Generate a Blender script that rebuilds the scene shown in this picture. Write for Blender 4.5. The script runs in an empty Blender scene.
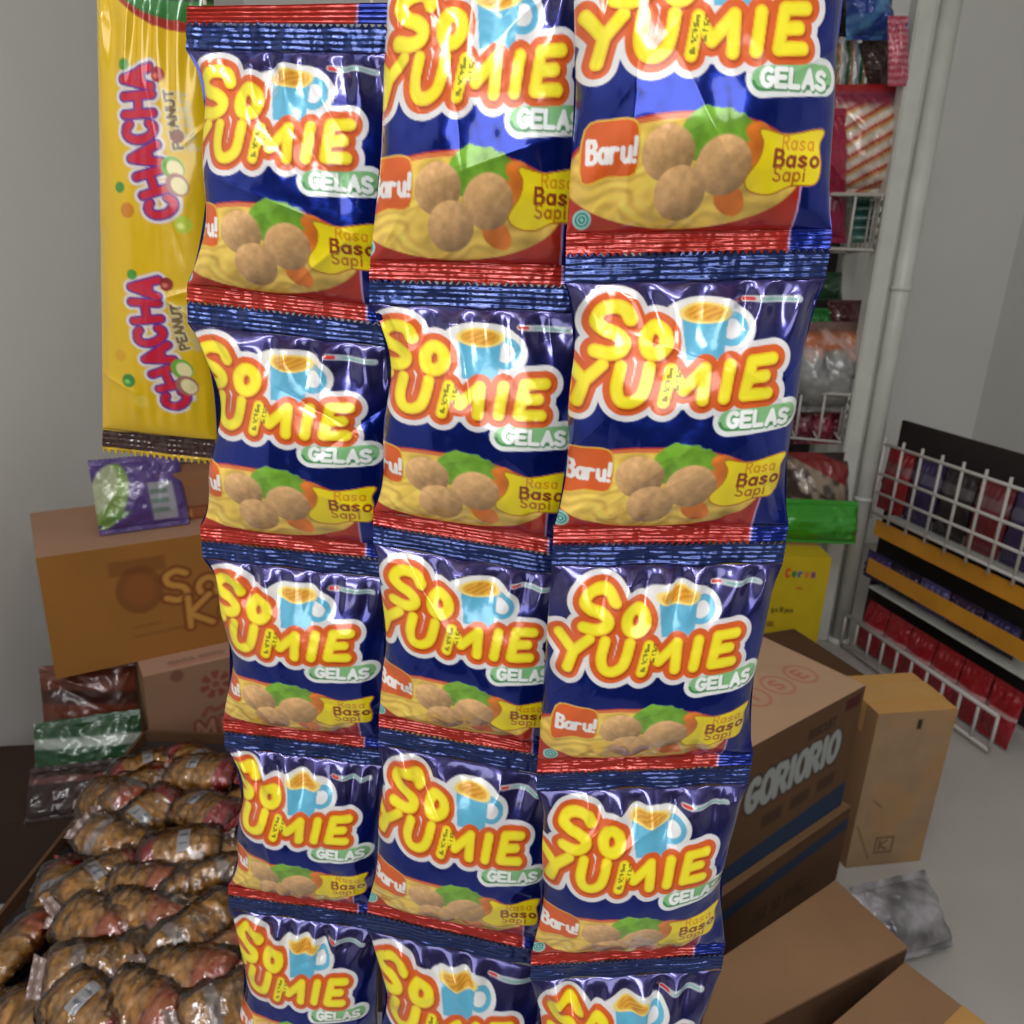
import bpy, bmesh, math, random
import numpy as np
from mathutils import Vector, Matrix
random.seed(7); RNG=np.random.default_rng(11)
S=bpy.context.scene; COL=S.collection
# ------------------------------------------------------------------ camera
F=770.0; TH=math.radians(18.4); PH=math.radians(2.28); CAM=Vector((0.0,-0.33,1.1))
_c,_s=math.cos(TH),math.sin(TH)
FW=Vector((0,_c,-_s)); _u0=Vector((0,_s,_c)); _r0=Vector((1,0,0))
RT=_r0*math.cos(PH)+_u0*math.sin(PH); UP=-_r0*math.sin(PH)+_u0*math.cos(PH)
cd=bpy.data.cameras.new('camera'); cam=bpy.data.objects.new('camera',cd); COL.objects.link(cam)
cd.sensor_width=36.0; cd.lens=36.0*F/1024.0; cd.clip_start=0.01; cd.clip_end=50
M=Matrix((RT,UP,-FW)).transposed().to_4x4(); M.translation=CAM; cam.matrix_world=M
cd.dof.use_dof=True; cd.dof.focus_distance=0.345; cd.dof.aperture_fstop=22.0
S.camera=cam
def ray(x,y): return FW+RT*((x-512)/F)+UP*((512-y)/F)
def onY(x,y,Y):
    d=ray(x,y); return CAM+d*((Y-CAM.y)/d.y)
def onZ(x,y,Z):
    d=ray(x,y); return CAM+d*((Z-CAM.z)/d.z)
def onP(x,y,p0,n):
    d=ray(x,y); return CAM+d*((Vector(p0)-CAM).dot(n)/d.dot(n))
# ------------------------------------------------------------------ colours / noise / canvas
def lin(c):
    c=np.asarray(c,dtype=float)/255.0
    return np.where(c<=.04045,c/12.92,((c+.055)/1.055)**2.4)
def vnoise(x,y,seed=0):
    x=np.asarray(x,float); y=np.asarray(y,float)
    xi=np.floor(x).astype(np.int64); yi=np.floor(y).astype(np.int64); xf=x-xi; yf=y-yi
    xf=xf*xf*(3-2*xf); yf=yf*yf*(3-2*yf)
    def h(a,b):
        n=(a*374761393+b*668265263+seed*982451653)&0x7fffffff
        n=((n^(n>>13))*1274126177)&0x7fffffff
        n=n^(n>>16)
        return (n&0xffff)/65535.0
    a=h(xi,yi);b=h(xi+1,yi);c=h(xi,yi+1);d=h(xi+1,yi+1)
    return (a*(1-xf)+b*xf)*(1-yf)+(c*(1-xf)+d*xf)*yf
def fbm(x,y,seed=0,o=4):
    t=0;a=.5
    for i in range(o):
        t=t+a*vnoise(x*2**i,y*2**i,seed+i); a*=.5
    return t/(1-.5**o)
def smooth(pts,n=8,closed=False):
    p=[np.array(q,float) for q in pts]
    if closed: p=[p[-1]]+p+[p[0],p[1]]
    else: p=[2*p[0]-p[1]]+p+[2*p[-1]-p[-2]]
    out=[]
    for i in range(1,len(p)-2):
        for k in range(n):
            t=k/n
            out.append(.5*((2*p[i])+(-p[i-1]+p[i+1])*t+(2*p[i-1]-5*p[i]+4*p[i+1]-p[i+2])*t*t+(-p[i-1]+3*p[i]-3*p[i+1]+p[i+2])*t**3))
    out.append(p[-2]); return [tuple(q) for q in out]
class Canvas:
    """printed artwork held as an array; x runs 0..1, y runs 0..asp downwards"""
    def __init__(s,asp,res,base):
        s.asp=asp; s.w=res; s.h=int(round(res*asp)); s.px=1.0/res
        s.X,s.Y=np.meshgrid((np.arange(s.w)+.5)/s.w,(np.arange(s.h)+.5)/s.h*asp)
        s.a=np.empty((s.h,s.w,3)); s.a[:]=lin(base)
    def put(s,al,c):
        al=np.clip(al,0,1)[...,None]; c=lin(c) if not isinstance(c,np.ndarray) else c
        s.a=s.a*(1-al)+c*al
    def soft(s,d,w=1.3): return np.clip(.5-d/(w*s.px),0,1)
    def strokes(s,lines):
        best=np.full(s.X.shape,9.0)
        for L in lines:
            for (ax,ay),(bx,by) in zip(L[:-1],L[1:]):
                dx,dy=bx-ax,by-ay; q=dx*dx+dy*dy+1e-12
                t=np.clip(((s.X-ax)*dx+(s.Y-ay)*dy)/q,0,1)
                best=np.minimum(best,(s.X-ax-t*dx)**2+(s.Y-ay-t*dy)**2)
        return np.sqrt(best)
    def poly(s,pts):
        ins=np.zeros(s.X.shape,bool); n=len(pts)
        for i in range(n):
            (ax,ay),(bx,by)=pts[i],pts[(i+1)%n]
            if ay==by: continue
            k=((ay>s.Y)!=(by>s.Y))&(s.X<(bx-ax)*(s.Y-ay)/(by-ay)+ax); ins^=k
        d=s.strokes([list(pts)+[pts[0]]]); return np.where(ins,-d,d)
    def ell(s,cx,cy,rx,ry,ang=0):
        c,sn=math.cos(ang),math.sin(ang); dx,dy=s.X-cx,s.Y-cy
        u=(dx*c+dy*sn)/rx; v=(-dx*sn+dy*c)/ry; r=np.sqrt(u*u+v*v)
        return (r-1)*min(rx,ry)
    def sample(s,u,v):
        x=np.clip(u*s.w-.5,0,s.w-1.001); y=np.clip(v*s.h-.5,0,s.h-1.001)
        xi=x.astype(int); yi=y.astype(int); xf=(x-xi)[...,None]; yf=(y-yi)[...,None]
        A=s.a
        return (A[yi,xi]*(1-xf)+A[yi,xi+1]*xf)*(1-yf)+(A[yi+1,xi]*(1-xf)+A[yi+1,xi+1]*xf)*yf
    def text(s,t,x,y,h,ws=.62,slant=0,gap=.18):
        L=[];cx=x
        for ch in t:
            for st in FONT.get(ch,[]):
                L.append([(cx+px*h*ws+slant*(1-py)*h,y+py*h) for px,py in st])
            cx+=h*ws*((.35 if ch in "Ii!1l." else 1)+gap*2) if ch!=' ' else h*ws*.7
        return L
_arc=lambda cx,cy,rx,ry,a0,a1,n=10:[(cx+rx*math.cos(math.radians(a0+(a1-a0)*i/n)),cy+ry*math.sin(math.radians(a0+(a1-a0)*i/n))) for i in range(n+1)]
FONT={
'A':[[(0,1),(.5,0),(1,1)],[(.2,.65),(.8,.65)]],
'B':[[(0,0),(0,1)],[(0,0),(.7,.05),(.85,.25),(.6,.46),(0,.48)],[(.6,.47),(.95,.62),(.9,.9),(.6,1),(0,1)]],
'C':[_arc(.5,.5,.5,.5,-45,-315,14)],'D':[[(0,0),(0,1)],[(0,0),(.6,.05),(.95,.5),(.6,.95),(0,1)]],
'E':[[(.9,0),(0,0),(0,1),(.9,1)],[(0,.5),(.75,.5)]],'G':[_arc(.5,.5,.5,.5,-50,-320,14)+[(.95,.55),(.6,.55)]],
'H':[[(0,0),(0,1)],[(1,0),(1,1)],[(0,.5),(1,.5)]],'I':[[(.15,0),(.15,1)]],'K':[[(0,0),(0,1)],[(.9,0),(0,.55),(.95,1)]],
'L':[[(0,0),(0,1),(.85,1)]],'M':[[(0,1),(.08,0),(.5,.65),(.92,0),(1,1)]],'N':[[(0,1),(0,0),(1,1),(1,0)]],
'O':[_arc(.5,.5,.5,.5,0,360,18)],'P':[[(0,1),(0,0),(.7,.03),(.9,.27),(.7,.52),(0,.55)]],
'R':[[(0,1),(0,0),(.7,.03),(.9,.26),(.7,.5),(0,.53)],[(.45,.53),(.95,1)]],
'S':[smooth([(.9,.12),(.5,0),(.1,.15),(.2,.42),(.75,.58),(.9,.85),(.5,1),(.05,.88)],4)],
'T':[[(0,0),(1,0)],[(.5,0),(.5,1)]],'U':[[(0,0),(0,.65),(.2,.95),(.5,1),(.8,.95),(1,.65),(1,0)]],
'Y':[[(0,0),(.5,.5)],[(1,0),(.5,.5),(.5,1)]],
'a':[_arc(.45,.7,.42,.3,0,360,12),[(.9,.42),(.9,1)]],'s':[smooth([(.8,.48),(.45,.4),(.1,.52),(.45,.7),(.85,.85),(.45,1),(.05,.92)],4)],
'o':[_arc(.5,.7,.45,.3,0,360,12)],'p':[_arc(.5,.7,.42,.3,0,360,12),[(.05,.42),(.05,1.35)]],'g':[_arc(.45,.7,.42,.3,0,360,12),[(.9,.42),(.9,1.15),(.5,1.35),(.1,1.25)]],
'i':[[(.15,.42),(.15,1)],[(.15,.15),(.15,.17)]],'r':[[(.05,.42),(.05,1)],[(.05,.6),(.35,.42),(.75,.45)]],
'u':[[(.05,.42),(.08,.85),(.45,1),(.85,.85),(.88,.42)],[(.88,.42),(.9,1)]],'n':[[(.05,.42),(.05,1)],[(.05,.6),(.45,.42),(.85,.6),(.88,1)]],
'c':[_arc(.5,.7,.42,.3,-45,-315,10)],'e':[[(.08,.7),(.9,.7)]+_arc(.5,.7,.42,.3,0,-310,10)],'x':[[(.05,.42),(.9,1)],[(.9,.42),(.05,1)]],
'!':[[(.2,0),(.15,.68)],[(.13,.98),(.13,1)]],'1':[[(.0,.15),(.2,0),(.2,1)]],'0':[_arc(.45,.5,.42,.5,0,360,14)],
'2':[smooth([(.05,.2),(.45,0),(.85,.25),(.5,.6),(.05,1)],4)+[(.9,1)]],'.':[[(.1,.98),(.1,1)]]}
# ------------------------------------------------------------------ materials
MATS={}
def nodes(name):
    m=bpy.data.materials.new(name); m.use_nodes=True; nt=m.node_tree
    return m,nt,nt.nodes['Principled BSDF']
def pset(b,**k):
    for n,v in k.items(): b.inputs[n.replace('_',' ')].default_value=v
def bump(nt,b,scale,strength,dist=.001,detail=3,stretch=None):
    tc=nt.nodes.new('ShaderNodeTexCoord'); no=nt.nodes.new('ShaderNodeTexNoise'); bu=nt.nodes.new('ShaderNodeBump')
    no.inputs['Scale'].default_value=scale; no.inputs['Detail'].default_value=detail
    src=tc.outputs['Object']
    if stretch:
        mp=nt.nodes.new('ShaderNodeMapping'); mp.inputs['Scale'].default_value=stretch; nt.links.new(src,mp.inputs['Vector']); src=mp.outputs['Vector']
    nt.links.new(src,no.inputs['Vector']); nt.links.new(no.outputs['Fac'],bu.inputs['Height'])
    bu.inputs['Strength'].default_value=strength; bu.inputs['Distance'].default_value=dist
    nt.links.new(bu.outputs['Normal'],b.inputs['Normal']); return no
def vcol(name,rough=.3,metal=0,coat=0,bs=0,bst=.2,bd=.001,spec=.5,foil=None):
    m,nt,b=nodes(name); at=nt.nodes.new('ShaderNodeAttribute'); at.attribute_name='print'
    nt.links.new(at.outputs['Color'],b.inputs['Base Color'])
    pset(b,Roughness=rough,Metallic=metal,Coat_Weight=coat,Coat_Roughness=.08,Specular_IOR_Level=spec)
    if foil:
        mr=nt.nodes.new('ShaderNodeMapRange'); mr.inputs['To Min'].default_value=foil[0]; mr.inputs['To Max'].default_value=foil[1]
        nt.links.new(at.outputs['Alpha'],mr.inputs['Value']); nt.links.new(mr.outputs['Result'],b.inputs['Metallic'])
    if bs: bump(nt,b,bs,bst,bd)
    return m
def plain(name,c,rough=.5,metal=0,coat=0,bs=0,bst=.3,bd=.002,var=.12,vs=8,alpha=1,spec=.5):
    m,nt,b=nodes(name); c=lin(c)
    tc=nt.nodes.new('ShaderNodeTexCoord'); no=nt.nodes.new('ShaderNodeTexNoise'); no.inputs['Scale'].default_value=vs; no.inputs['Detail'].default_value=5
    ra=nt.nodes.new('ShaderNodeValToRGB'); ra.color_ramp.elements[0].position=.3; ra.color_ramp.elements[1].position=.7
    ra.color_ramp.elements[0].color=(*(c*(1-var)),1); ra.color_ramp.elements[1].color=(*np.minimum(c*(1+var),1),1)
    nt.links.new(tc.outputs['Object'],no.inputs['Vector']); nt.links.new(no.outputs['Fac'],ra.inputs['Fac']); nt.links.new(ra.outputs['Color'],b.inputs['Base Color'])
    pset(b,Roughness=rough,Metallic=metal,Coat_Weight=coat,Alpha=alpha,Specular_IOR_Level=spec)
    if bs: bump(nt,b,bs,bst,bd)
    return m
FOIL=vcol('printed_foil',.24,.4,.6,48,.35,.003,foil=(.12,.8))
FOILB=vcol('foil_seal',.28,.6,.5,260,.35,.0010,foil=(.35,.75))
CANDY=vcol('glossy_candy_film',.3,.1,.5,120,.12,.001)
PACKF=vcol('snack_film',.22,.05,.8,75,.7,.004)
FILM=vcol('printed_film',.3,.1,.5,60,.25,.002)
CARD=vcol('printed_cardboard',.85,0,0,90,.15,.001,.25)
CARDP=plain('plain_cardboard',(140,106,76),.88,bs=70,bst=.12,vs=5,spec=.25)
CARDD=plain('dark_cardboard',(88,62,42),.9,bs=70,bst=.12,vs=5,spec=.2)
TAPE=plain('brown_tape',(186,140,74),.35,coat=.2)
WALLP=plain('pale_plaster',(232,231,226),.85,bs=14,bst=.08,var=.03,vs=2)
WALLD=plain('grey_plaster',(74,66,60),.9,bs=14,bst=.1,var=.15,vs=2)
FLOORM=plain('grey_tiles',(176,172,166),.55,bs=5,bst=.05,var=.08,vs=3)
WHITEM=plain('white_enamel',(196,198,190),.38,var=.07,vs=14)
WIREM=plain('white_wire',(188,184,178),.4,var=.06)
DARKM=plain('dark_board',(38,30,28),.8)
def clearfilm():
    m=bpy.data.materials.new('clear_film'); m.use_nodes=True; nt=m.node_tree; nt.nodes.clear()
    out=nt.nodes.new('ShaderNodeOutputMaterial'); mx=nt.nodes.new('ShaderNodeMixShader'); tr=nt.nodes.new('ShaderNodeBsdfTransparent'); gl=nt.nodes.new('ShaderNodeBsdfGlossy')
    tr.inputs['Color'].default_value=(.97,.965,.955,1); gl.inputs['Roughness'].default_value=.12; gl.inputs['Color'].default_value=(1,1,1,1)
    fr=nt.nodes.new('ShaderNodeFresnel'); fr.inputs['IOR'].default_value=1.7
    tc=nt.nodes.new('ShaderNodeTexCoord'); no=nt.nodes.new('ShaderNodeTexNoise'); bu=nt.nodes.new('ShaderNodeBump'); no.inputs['Scale'].default_value=70
    bu.inputs['Strength'].default_value=.7; bu.inputs['Distance'].default_value=.004
    nt.links.new(tc.outputs['Object'],no.inputs['Vector']); nt.links.new(no.outputs['Fac'],bu.inputs['Height']); nt.links.new(bu.outputs['Normal'],gl.inputs['Normal']); nt.links.new(bu.outputs['Normal'],fr.inputs['Normal'])
    nt.links.new(fr.outputs['Fac'],mx.inputs[0]); nt.links.new(tr.outputs[0],mx.inputs[1]); nt.links.new(gl.outputs[0],mx.inputs[2]); nt.links.new(mx.outputs[0],out.inputs['Surface']); return m
CLEAR=clearfilm()
STICK=vcol('paper_sticker',.6)
WOOD=plain('dark_wood',(66,44,30),.6,bs=30,bst=.2,var=.25)
TWINE=plain('white_twine',(190,180,160),.8)
# ------------------------------------------------------------------ objects
def link(name,me,mat,parent=None,loc=(0,0,0)):
    o=bpy.data.objects.new(name,me); COL.objects.link(o)
    if mat is not None and not me.materials: me.materials.append(mat)
    o.location=loc
    if parent: o.parent=parent
    return o
def tag(o,label,cat,group=None,kind=None):
    if label: o['label']=label
    if cat: o['category']=cat
    if group: o['group']=group
    if kind: o['kind']=kind
    return o
def thing(name,loc,label,cat,group=None,rot=(0,0,0)):
    o=bpy.data.objects.new(name,None); COL.objects.link(o); o.location=loc; o.rotation_euler=rot; o.empty_display_size=.02
    return tag(o,label,cat,group)
def structure(name,me,mat):
    o=link(name,me,mat); o['kind']='structure'; return o
def meshnp(name,V,Fq,C=None,smoothsh=True):
    me=bpy.data.meshes.new(name); V=np.asarray(V,np.float32).reshape(-1,3); Fq=np.asarray(Fq,np.int32).reshape(-1,4)
    me.vertices.add(len(V)); me.vertices.foreach_set('co',V.ravel())
    me.loops.add(Fq.size); me.loops.foreach_set('vertex_index',Fq.ravel())
    me.polygons.add(len(Fq)); me.polygons.foreach_set('loop_start',np.arange(0,Fq.size,4,dtype=np.int32))
    me.polygons.foreach_set('use_smooth',np.full(len(Fq),smoothsh))
    if C is not None:
        at=me.color_attributes.new('print','FLOAT_COLOR','POINT')
        cc=np.ones((len(V),4),np.float32); cc[:,:3]=np.asarray(C).reshape(-1,3); cc[:,3]=np.clip((cc[:,2]-1.5*np.maximum(cc[:,0],cc[:,1]))/(cc[:,2]+.01)*1.6,0,1); at.data.foreach_set('color',cc.ravel())
    me.update(calc_edges=True); me.validate(); return me
def gridfaces(nu,nv,off=0,flip=False):
    i=np.arange(nv-1)[:,None]*nu+np.arange(nu-1)[None,:]+off
    f=np.stack([i,i+nu,i+nu+1,i+1],-1).reshape(-1,4)
    return f[:,::-1] if flip else f
def frombm(name,bm,sm=False):
    bmesh.ops.recalc_face_normals(bm,faces=bm.faces)
    me=bpy.data.meshes.new(name); bm.to_mesh(me); bm.free()
    if sm: me.polygons.foreach_set('use_smooth',[True]*len(me.polygons))
    return me
def bbox(bm,x0,x1,y0,y1,z0,z1,bev=0,mat=None):
    r=bmesh.ops.create_cube(bm,size=1); vs=r['verts']
    for v in vs: v.co=Vector(((x0+x1)/2+v.co.x*(x1-x0),(y0+y1)/2+v.co.y*(y1-y0),(z0+z1)/2+v.co.z*(z1-z0)))
    if bev:
        es=list({e for v in vs for e in v.link_edges}); bmesh.ops.bevel(bm,geom=es,offset=bev,segments=2,affect='EDGES')
    return vs
def boxme(name,*a,bev=0):
    bm=bmesh.new(); bbox(bm,*a,bev=bev); return frombm(name,bm)
def tube(bm,p,q,r,n=8):
    p=Vector(p);q=Vector(q);d=q-p
    R=d.to_track_quat('Z','Y').to_matrix().to_4x4(); R.translation=(p+q)/2
    bmesh.ops.create_cone(bm,cap_ends=True,segments=n,radius1=r,radius2=r,depth=d.length,matrix=R)
# ------------------------------------------------------------------ pillow packs
def quadP(q,u,v):
    TL,TR,BL,BR=[np.array(p) for p in q]; u=u[...,None]; v=v[...,None]
    return (TL*(1-u)+TR*u)*(1-v)+(BL*(1-u)+BR*u)*v
def pack(name,label,cat,group,q,cv,mats=(FOIL,FOILB),nu=120,nv=120,H=.016,Hb=.008,vt=.085,vb=.935,cL=.0,cR=.0,seed=0,rip=1.0,crump=1.0,
         skew=1.15,teeth=.0022,partnames=('pouch','top_seal','bottom_seal'),backcol=(20,34,110),sh=0,pz=.65):
    """a filled sachet hanging or standing in the quad q = TL,TR,BL,BR; its front looks along -n"""
    TL,TR,BL,BR=[Vector(p) for p in q]; n=-((TR-TL).cross(BL-TL)).normalized()   # points to the viewer
    if n.dot(CAM-TL)<0: n=-n
    n=np.array(n); W=(TR-TL).length; Hh=(BL-TL).length
    org=(BL+BR)/2; o=np.array(org); root=thing(name,org,label,cat,group)
    rs=np.random.default_rng(seed)
    t=np.linspace(0,1,nu); a=.55*t+.45*(.5-.5*np.cos(math.pi*t))
    vv=np.linspace(vt,vb,nv); A,V=np.meshgrid(a,vv); s=(V-vt)/(vb-vt)
    g=np.clip(np.sin(math.pi*np.clip(s,0,1)**skew),0,1)**pz
    uL=cL*np.clip(np.sin(math.pi*s**.8),0,1)**.7*(1+.25*np.sin(s*9+seed)); uR=cR*np.clip(np.sin(math.pi*s),0,1)**.7*(1+.2*np.sin(s*8+seed*2))
    U=uL+(1-uR-uL)*A
    prof=np.clip(1-np.abs(2*A-1)**2.6,0,1)**.62
    h=H*g*prof
    # wrinkles: gathers below the seals, crumple ridges over the body
    edge=np.clip(prof*2.2,0,1)*np.clip(np.sin(math.pi*s)*5,0,1)
    w=np.zeros_like(h)
    fr=rs.uniform(5,8); ph=rs.uniform(0,6)
    wp=A+.10*(fbm(A*3+seed,s*2,seed+41,2)-.5)*2+.25*(A-.5)*s; gather=1.5*np.sin(2*math.pi*fr*.8*wp+ph)*(.3+1.4*vnoise(wp*5,s*0+seed,seed+42))+.8*(1-2*np.abs(vnoise(wp*9,s*1.2,seed+43)*2-1))
    w+=rip*.0015*gather*np.exp(-((s-.06)/.13)**2)
    w+=rip*.0007*(np.sin(2*math.pi*(fr+1)*A+ph*3))*np.exp(-((s-.95)/.09)**2)
    for k in range(15):
        cx,cy=rs.uniform(0,1),rs.uniform(0,1); an=rs.choice([rs.uniform(.3,1.1),rs.uniform(2.0,2.8),rs.uniform(1.3,1.8)])
        if k<6:
            cx=rs.choice([.02,.98]); cy=rs.choice([.04,.95,rs.uniform(.2,.9)])
            an=(1 if (cx<.5)==(cy<.5) else -1)*rs.uniform(.5,1.2)
        dx,dy=(U-cx),(V-cy)*Hh/W
        d=-dx*math.sin(an)+dy*math.cos(an); l=dx*math.cos(an)+dy*math.sin(an)
        w+=crump*rs.uniform(-1,1)*.0014*np.exp(-np.abs(d)/.032)*np.exp(-(l/rs.uniform(.15,.4))**2)
    w+=crump*.003*(fbm(U*4.5+seed*3.1,V*4.5,seed+5,3)-.5)
    # side dents, strongest near the two edges
    w+=crump*.0034*(vnoise(V*9+seed,A*2,seed+9)-.5)*np.clip(1-np.minimum(A,1-A)*6,0,1)
    h=h+w*edge
    P=quadP(q,U,V)-o+n*h[...,None]
    C=cv.sample(sh+(1-sh)*U,V)
    # back
    nb=14; tb=np.linspace(0,1,nb); sb=np.linspace(0,1,nb); AB,SB=np.meshgrid(tb,sb); VB=vt+SB*(vb-vt)
    uLb=cL*np.clip(np.sin(math.pi*SB**.8),0,1)**.7; uRb=cR*np.clip(np.sin(math.pi*SB),0,1)**.7
    UB=uLb+(1-uRb-uLb)*AB
    hb=-Hb*np.clip(np.sin(math.pi*SB),0,1)**.7*np.clip(1-np.abs(2*AB-1)**2.6,0,1)**.6
    PB=quadP(q,UB,VB)-o+n*hb[...,None]; CB=np.empty(PB.shape); CB[:]=lin(backcol)
    me=meshnp(partnames[0],np.concatenate([P.reshape(-1,3),PB.reshape(-1,3)]),np.concatenate([gridfaces(nu,nv),gridfaces(nb,nb,nu*nv,True)]),np.concatenate([C.reshape(-1,3),CB.reshape(-1,3)]))
    link(partnames[0],me,mats[0],root)
    def seal(nm,v0,v1,z0,z1):   # crimped, with a toothed cut edge
        m=max(60,nu); k=22; uu=np.linspace(0,1,m); kk=np.linspace(0,1,k); UU,KK=np.meshgrid(uu,kk)
        tri=np.abs(((UU*W/.0030)%1)*2-1)*2-1
        VV=v0+(v1-v0)*KK+teeth/Hh*.5*tri*np.where(KK==0,z0,0)+teeth/Hh*.5*tri*np.where(KK==1,z1,0)
        hh=.00028*np.sin(KK*math.pi*2*4.5+2*fbm(UU*6,KK*2,seed+31,2))*(.3+1.1*fbm(UU*9,KK*3,seed+13,2))+rip*.0009*np.sin(UU*17+ph)*(1-KK if nm.startswith('bot') else KK)*np.clip(np.minimum(UU,1-UU)*8,0,1)+.0016*(fbm(UU*9+seed,KK*3,seed+3,3)-.5)+.0009*(fbm(UU*30,KK*1.5,seed+4,2)-.5)
        PP=quadP(q,UU,VV)-o+n*hh[...,None]
        PQ=PP-n*.0006
        me=meshnp(nm,np.concatenate([PP.reshape(-1,3),PQ.reshape(-1,3)]),np.concatenate([gridfaces(m,k),gridfaces(m,k,m*k,True)]),np.concatenate([cv.sample(UU,np.clip(VV,0,1)).reshape(-1,3)]*2))
        link(nm,me,mats[1],root)
    if vt>0: seal(partnames[1],0,vt,1,0)
    if vb<1: seal(partnames[2],vb,1,0,1)
    return root
# ------------------------------------------------------------------ noodle sachet artwork
def noodle_art():
    A=1.16; c=Canvas(A,520,(13,40,138)); X,Y=c.X,c.Y; U,V=X,Y/A
    f=lambda u,v:(u,v*A)
    c.put((.36-V)/.16,(60,56,108)); c.put(c.soft(V-.082),(44,62,118))  # upper panel greyed towards purple: foil sheen put into the colour
    # bowl
    rim=c.ell(.41,.772*A,.44,.168*A); red=np.maximum(U-.84,.80-V)
    c.put(c.soft(np.minimum(rim,np.where(V>.772,red,9)),2),(178,44,26))
    c.put(c.soft(np.maximum(U-.84,.925-V)),(178,40,26))
    c.put(c.soft(np.abs(U-.843)-.004)*(V>.80),(190,150,190))
    c.put(c.soft(rim+.006,2)*(V<.80),(224,120,70))
    nood=c.ell(.41,.775*A,.425,.152*A)
    wv=fbm(X*6,Y*6,3,3); st=.5+.5*np.sin(Y*95+26*wv+X*22); st=.55*st+.45*fbm(X*14,Y*30,21,3); st2=fbm(X*7,Y*7,8,3)
    base=lin((248,206,92))*(.62+.62*st)[...,None]; base=base*(.55+.9*st2)[...,None]
    c.put(c.soft(nood,2),np.clip(base,0,1))
    # green, carrots
    for (x,y,r,k) in [(.50,.655,.095,0),(.56,.665,.085,1),(.47,.69,.07,2),(.55,.70,.06,3)]:
        d=c.ell(x,y*A,r*1.15,r*.75)+.02*(fbm(X*16,Y*16,k)-.5)*2
        c.put(c.soft(d,3),np.clip(lin((122,176,52))*(.55+.9*fbm(X*18,Y*18,k+3,3))[...,None],0,1))
    for (x,y,r) in [(.665,.675,.05),(.70,.70,.045),(.64,.72,.045),(.58,.845,.055),(.67,.73,.04)]:
        d=c.ell(x,y*A,r*1.2,r*.8,.6)+.02*(fbm(X*14,Y*14,33)-.5)
        c.put(c.soft(d,3),np.clip(lin((232,126,44))*(.6+.8*fbm(X*16,Y*16,40,2))[...,None],0,1))
    for (x,y,r) in [(.345,.715,.092),(.545,.75,.098),(.40,.825,.092)]:
        d=c.ell(x,y*A,r,r*.98); q=np.clip(-((X-x)*.6+(Y-y*A)*.8)/r,-1,1)
        tx=(.7+.6*fbm(X*40,Y*40,50,3))*(.80+.40*q)
        c.put(c.soft(d,3),np.clip(lin((232,182,122))*tx[...,None],0,1))
    # banner
    b=smooth([f(0.665,.655),f(0.765,.668),f(0.910,.648),f(0.900,.69),f(0.910,.75),f(0.895,.80),f(0.805,.805),f(0.725,.83),f(0.655,.82),f(0.630,.79),f(0.670,.735),f(0.680,.69)],5,True)
    d=c.poly(b); c.put(c.soft(d-.006,2),(190,120,20)); c.put(c.soft(d,1.5),(248,224,26))
    c.put(c.soft(c.strokes(c.text('Rasa',.752,.667*A,.045,.55,.008))-.0035),(226,150,30))
    c.put(c.soft(c.strokes(c.text('Baso',.728,.708*A,.052,.66,.010))-.0062),(150,62,24))
    c.put(c.soft(c.strokes(c.text('Sapi',.730,.755*A,.045,.62,.008))-.0042),(190,110,30))
    # new tag
    tg=[f(.075,.635),f(.205,.622),f(.235,.65),f(.235,.765),f(.07,.78)]
    tg=smooth([f(.06,.64),f(.14,.622),f(.215,.625),f(.238,.66),f(.232,.765),f(.14,.772),f(.05,.785)],4,True); d=c.poly(tg)
    c.put(c.soft(d-.006,2),(236,190,60)); c.put(c.soft(d),(226,98,34))
    c.put(c.soft(c.strokes(c.text('Baru!',.068,.672*A,.072,.42,.012,.15))-.008),(250,246,240))
    # round mark and maker's strip
    d=c.ell(.055,.895*A,.034,.034); c.put(c.soft(d),(150,206,196)); c.put(c.soft(np.abs(d+.012)-.003),(40,130,120)); c.put(c.soft(np.abs(d+.024)-.003),(40,130,120))
    d=c.strokes([[f(.735,.142),f(.90,.146)]]); c.put(c.soft(d-.012,2),(176,184,190)); c.put(c.soft(c.strokes([[f(.76,.1435),f(.89,.1465)]])-.004),(120,170,160))
    d=c.strokes([[f(.70,.142),f(.73,.142)]]); c.put(c.soft(d-.011),(200,200,200)); c.put(c.soft(d-.007),(206,60,60))
    # ---- logo
    L={}
    S_=smooth([f(.277,.198),f(.255,.168),f(.212,.158),f(.168,.170),f(.150,.202),f(.178,.228),f(.222,.243),f(.252,.266),f(.245,.292),f(.205,.305),f(.150,.297)],4)
    O_=smooth([f(.368,.222),f(.340,.240),f(.332,.270),f(.345,.300),f(.380,.304),f(.408,.278),f(.402,.240)],4,True)
    Yl=[f(.050,.335),f(.115,.395)]; Yr=[f(.178,.340),f(.115,.395),f(.092,.462)]
    U_=smooth([f(.245,.344),f(.232,.410),f(.246,.450),f(.282,.458),f(.320,.438),f(.338,.400),f(.350,.346)],4)
    Ml=[f(.405,.456),f(.430,.354)]; Mm=[f(.430,.354),f(.476,.418),f(.552,.350)]; Mr=[f(.552,.350),f(.548,.450)]
    I_=[f(.645,.343),f(.628,.446)]; E_=[[f(.808,.326),f(.728,.332),f(.706,.440),f(.796,.436)],[f(.717,.386),f(.782,.380)]]
    lines=[S_,O_,Yl,Yr,U_,Ml,Mm,Mr,I_]+E_
    dS=c.strokes([S_,O_])-.003; dW=c.strokes(lines[2:]); d=np.minimum(dS,dW)-.0235
    # cup of noodles
    cup=[f(.462,.185),f(.632,.188),f(.620,.325),f(.482,.325)]; dc=c.poly(cup); top=c.ell(.547,.182*A,.086,.030*A)
    hand=np.abs(c.ell(.648,.232*A,.050,.043*A))-.013
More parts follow.
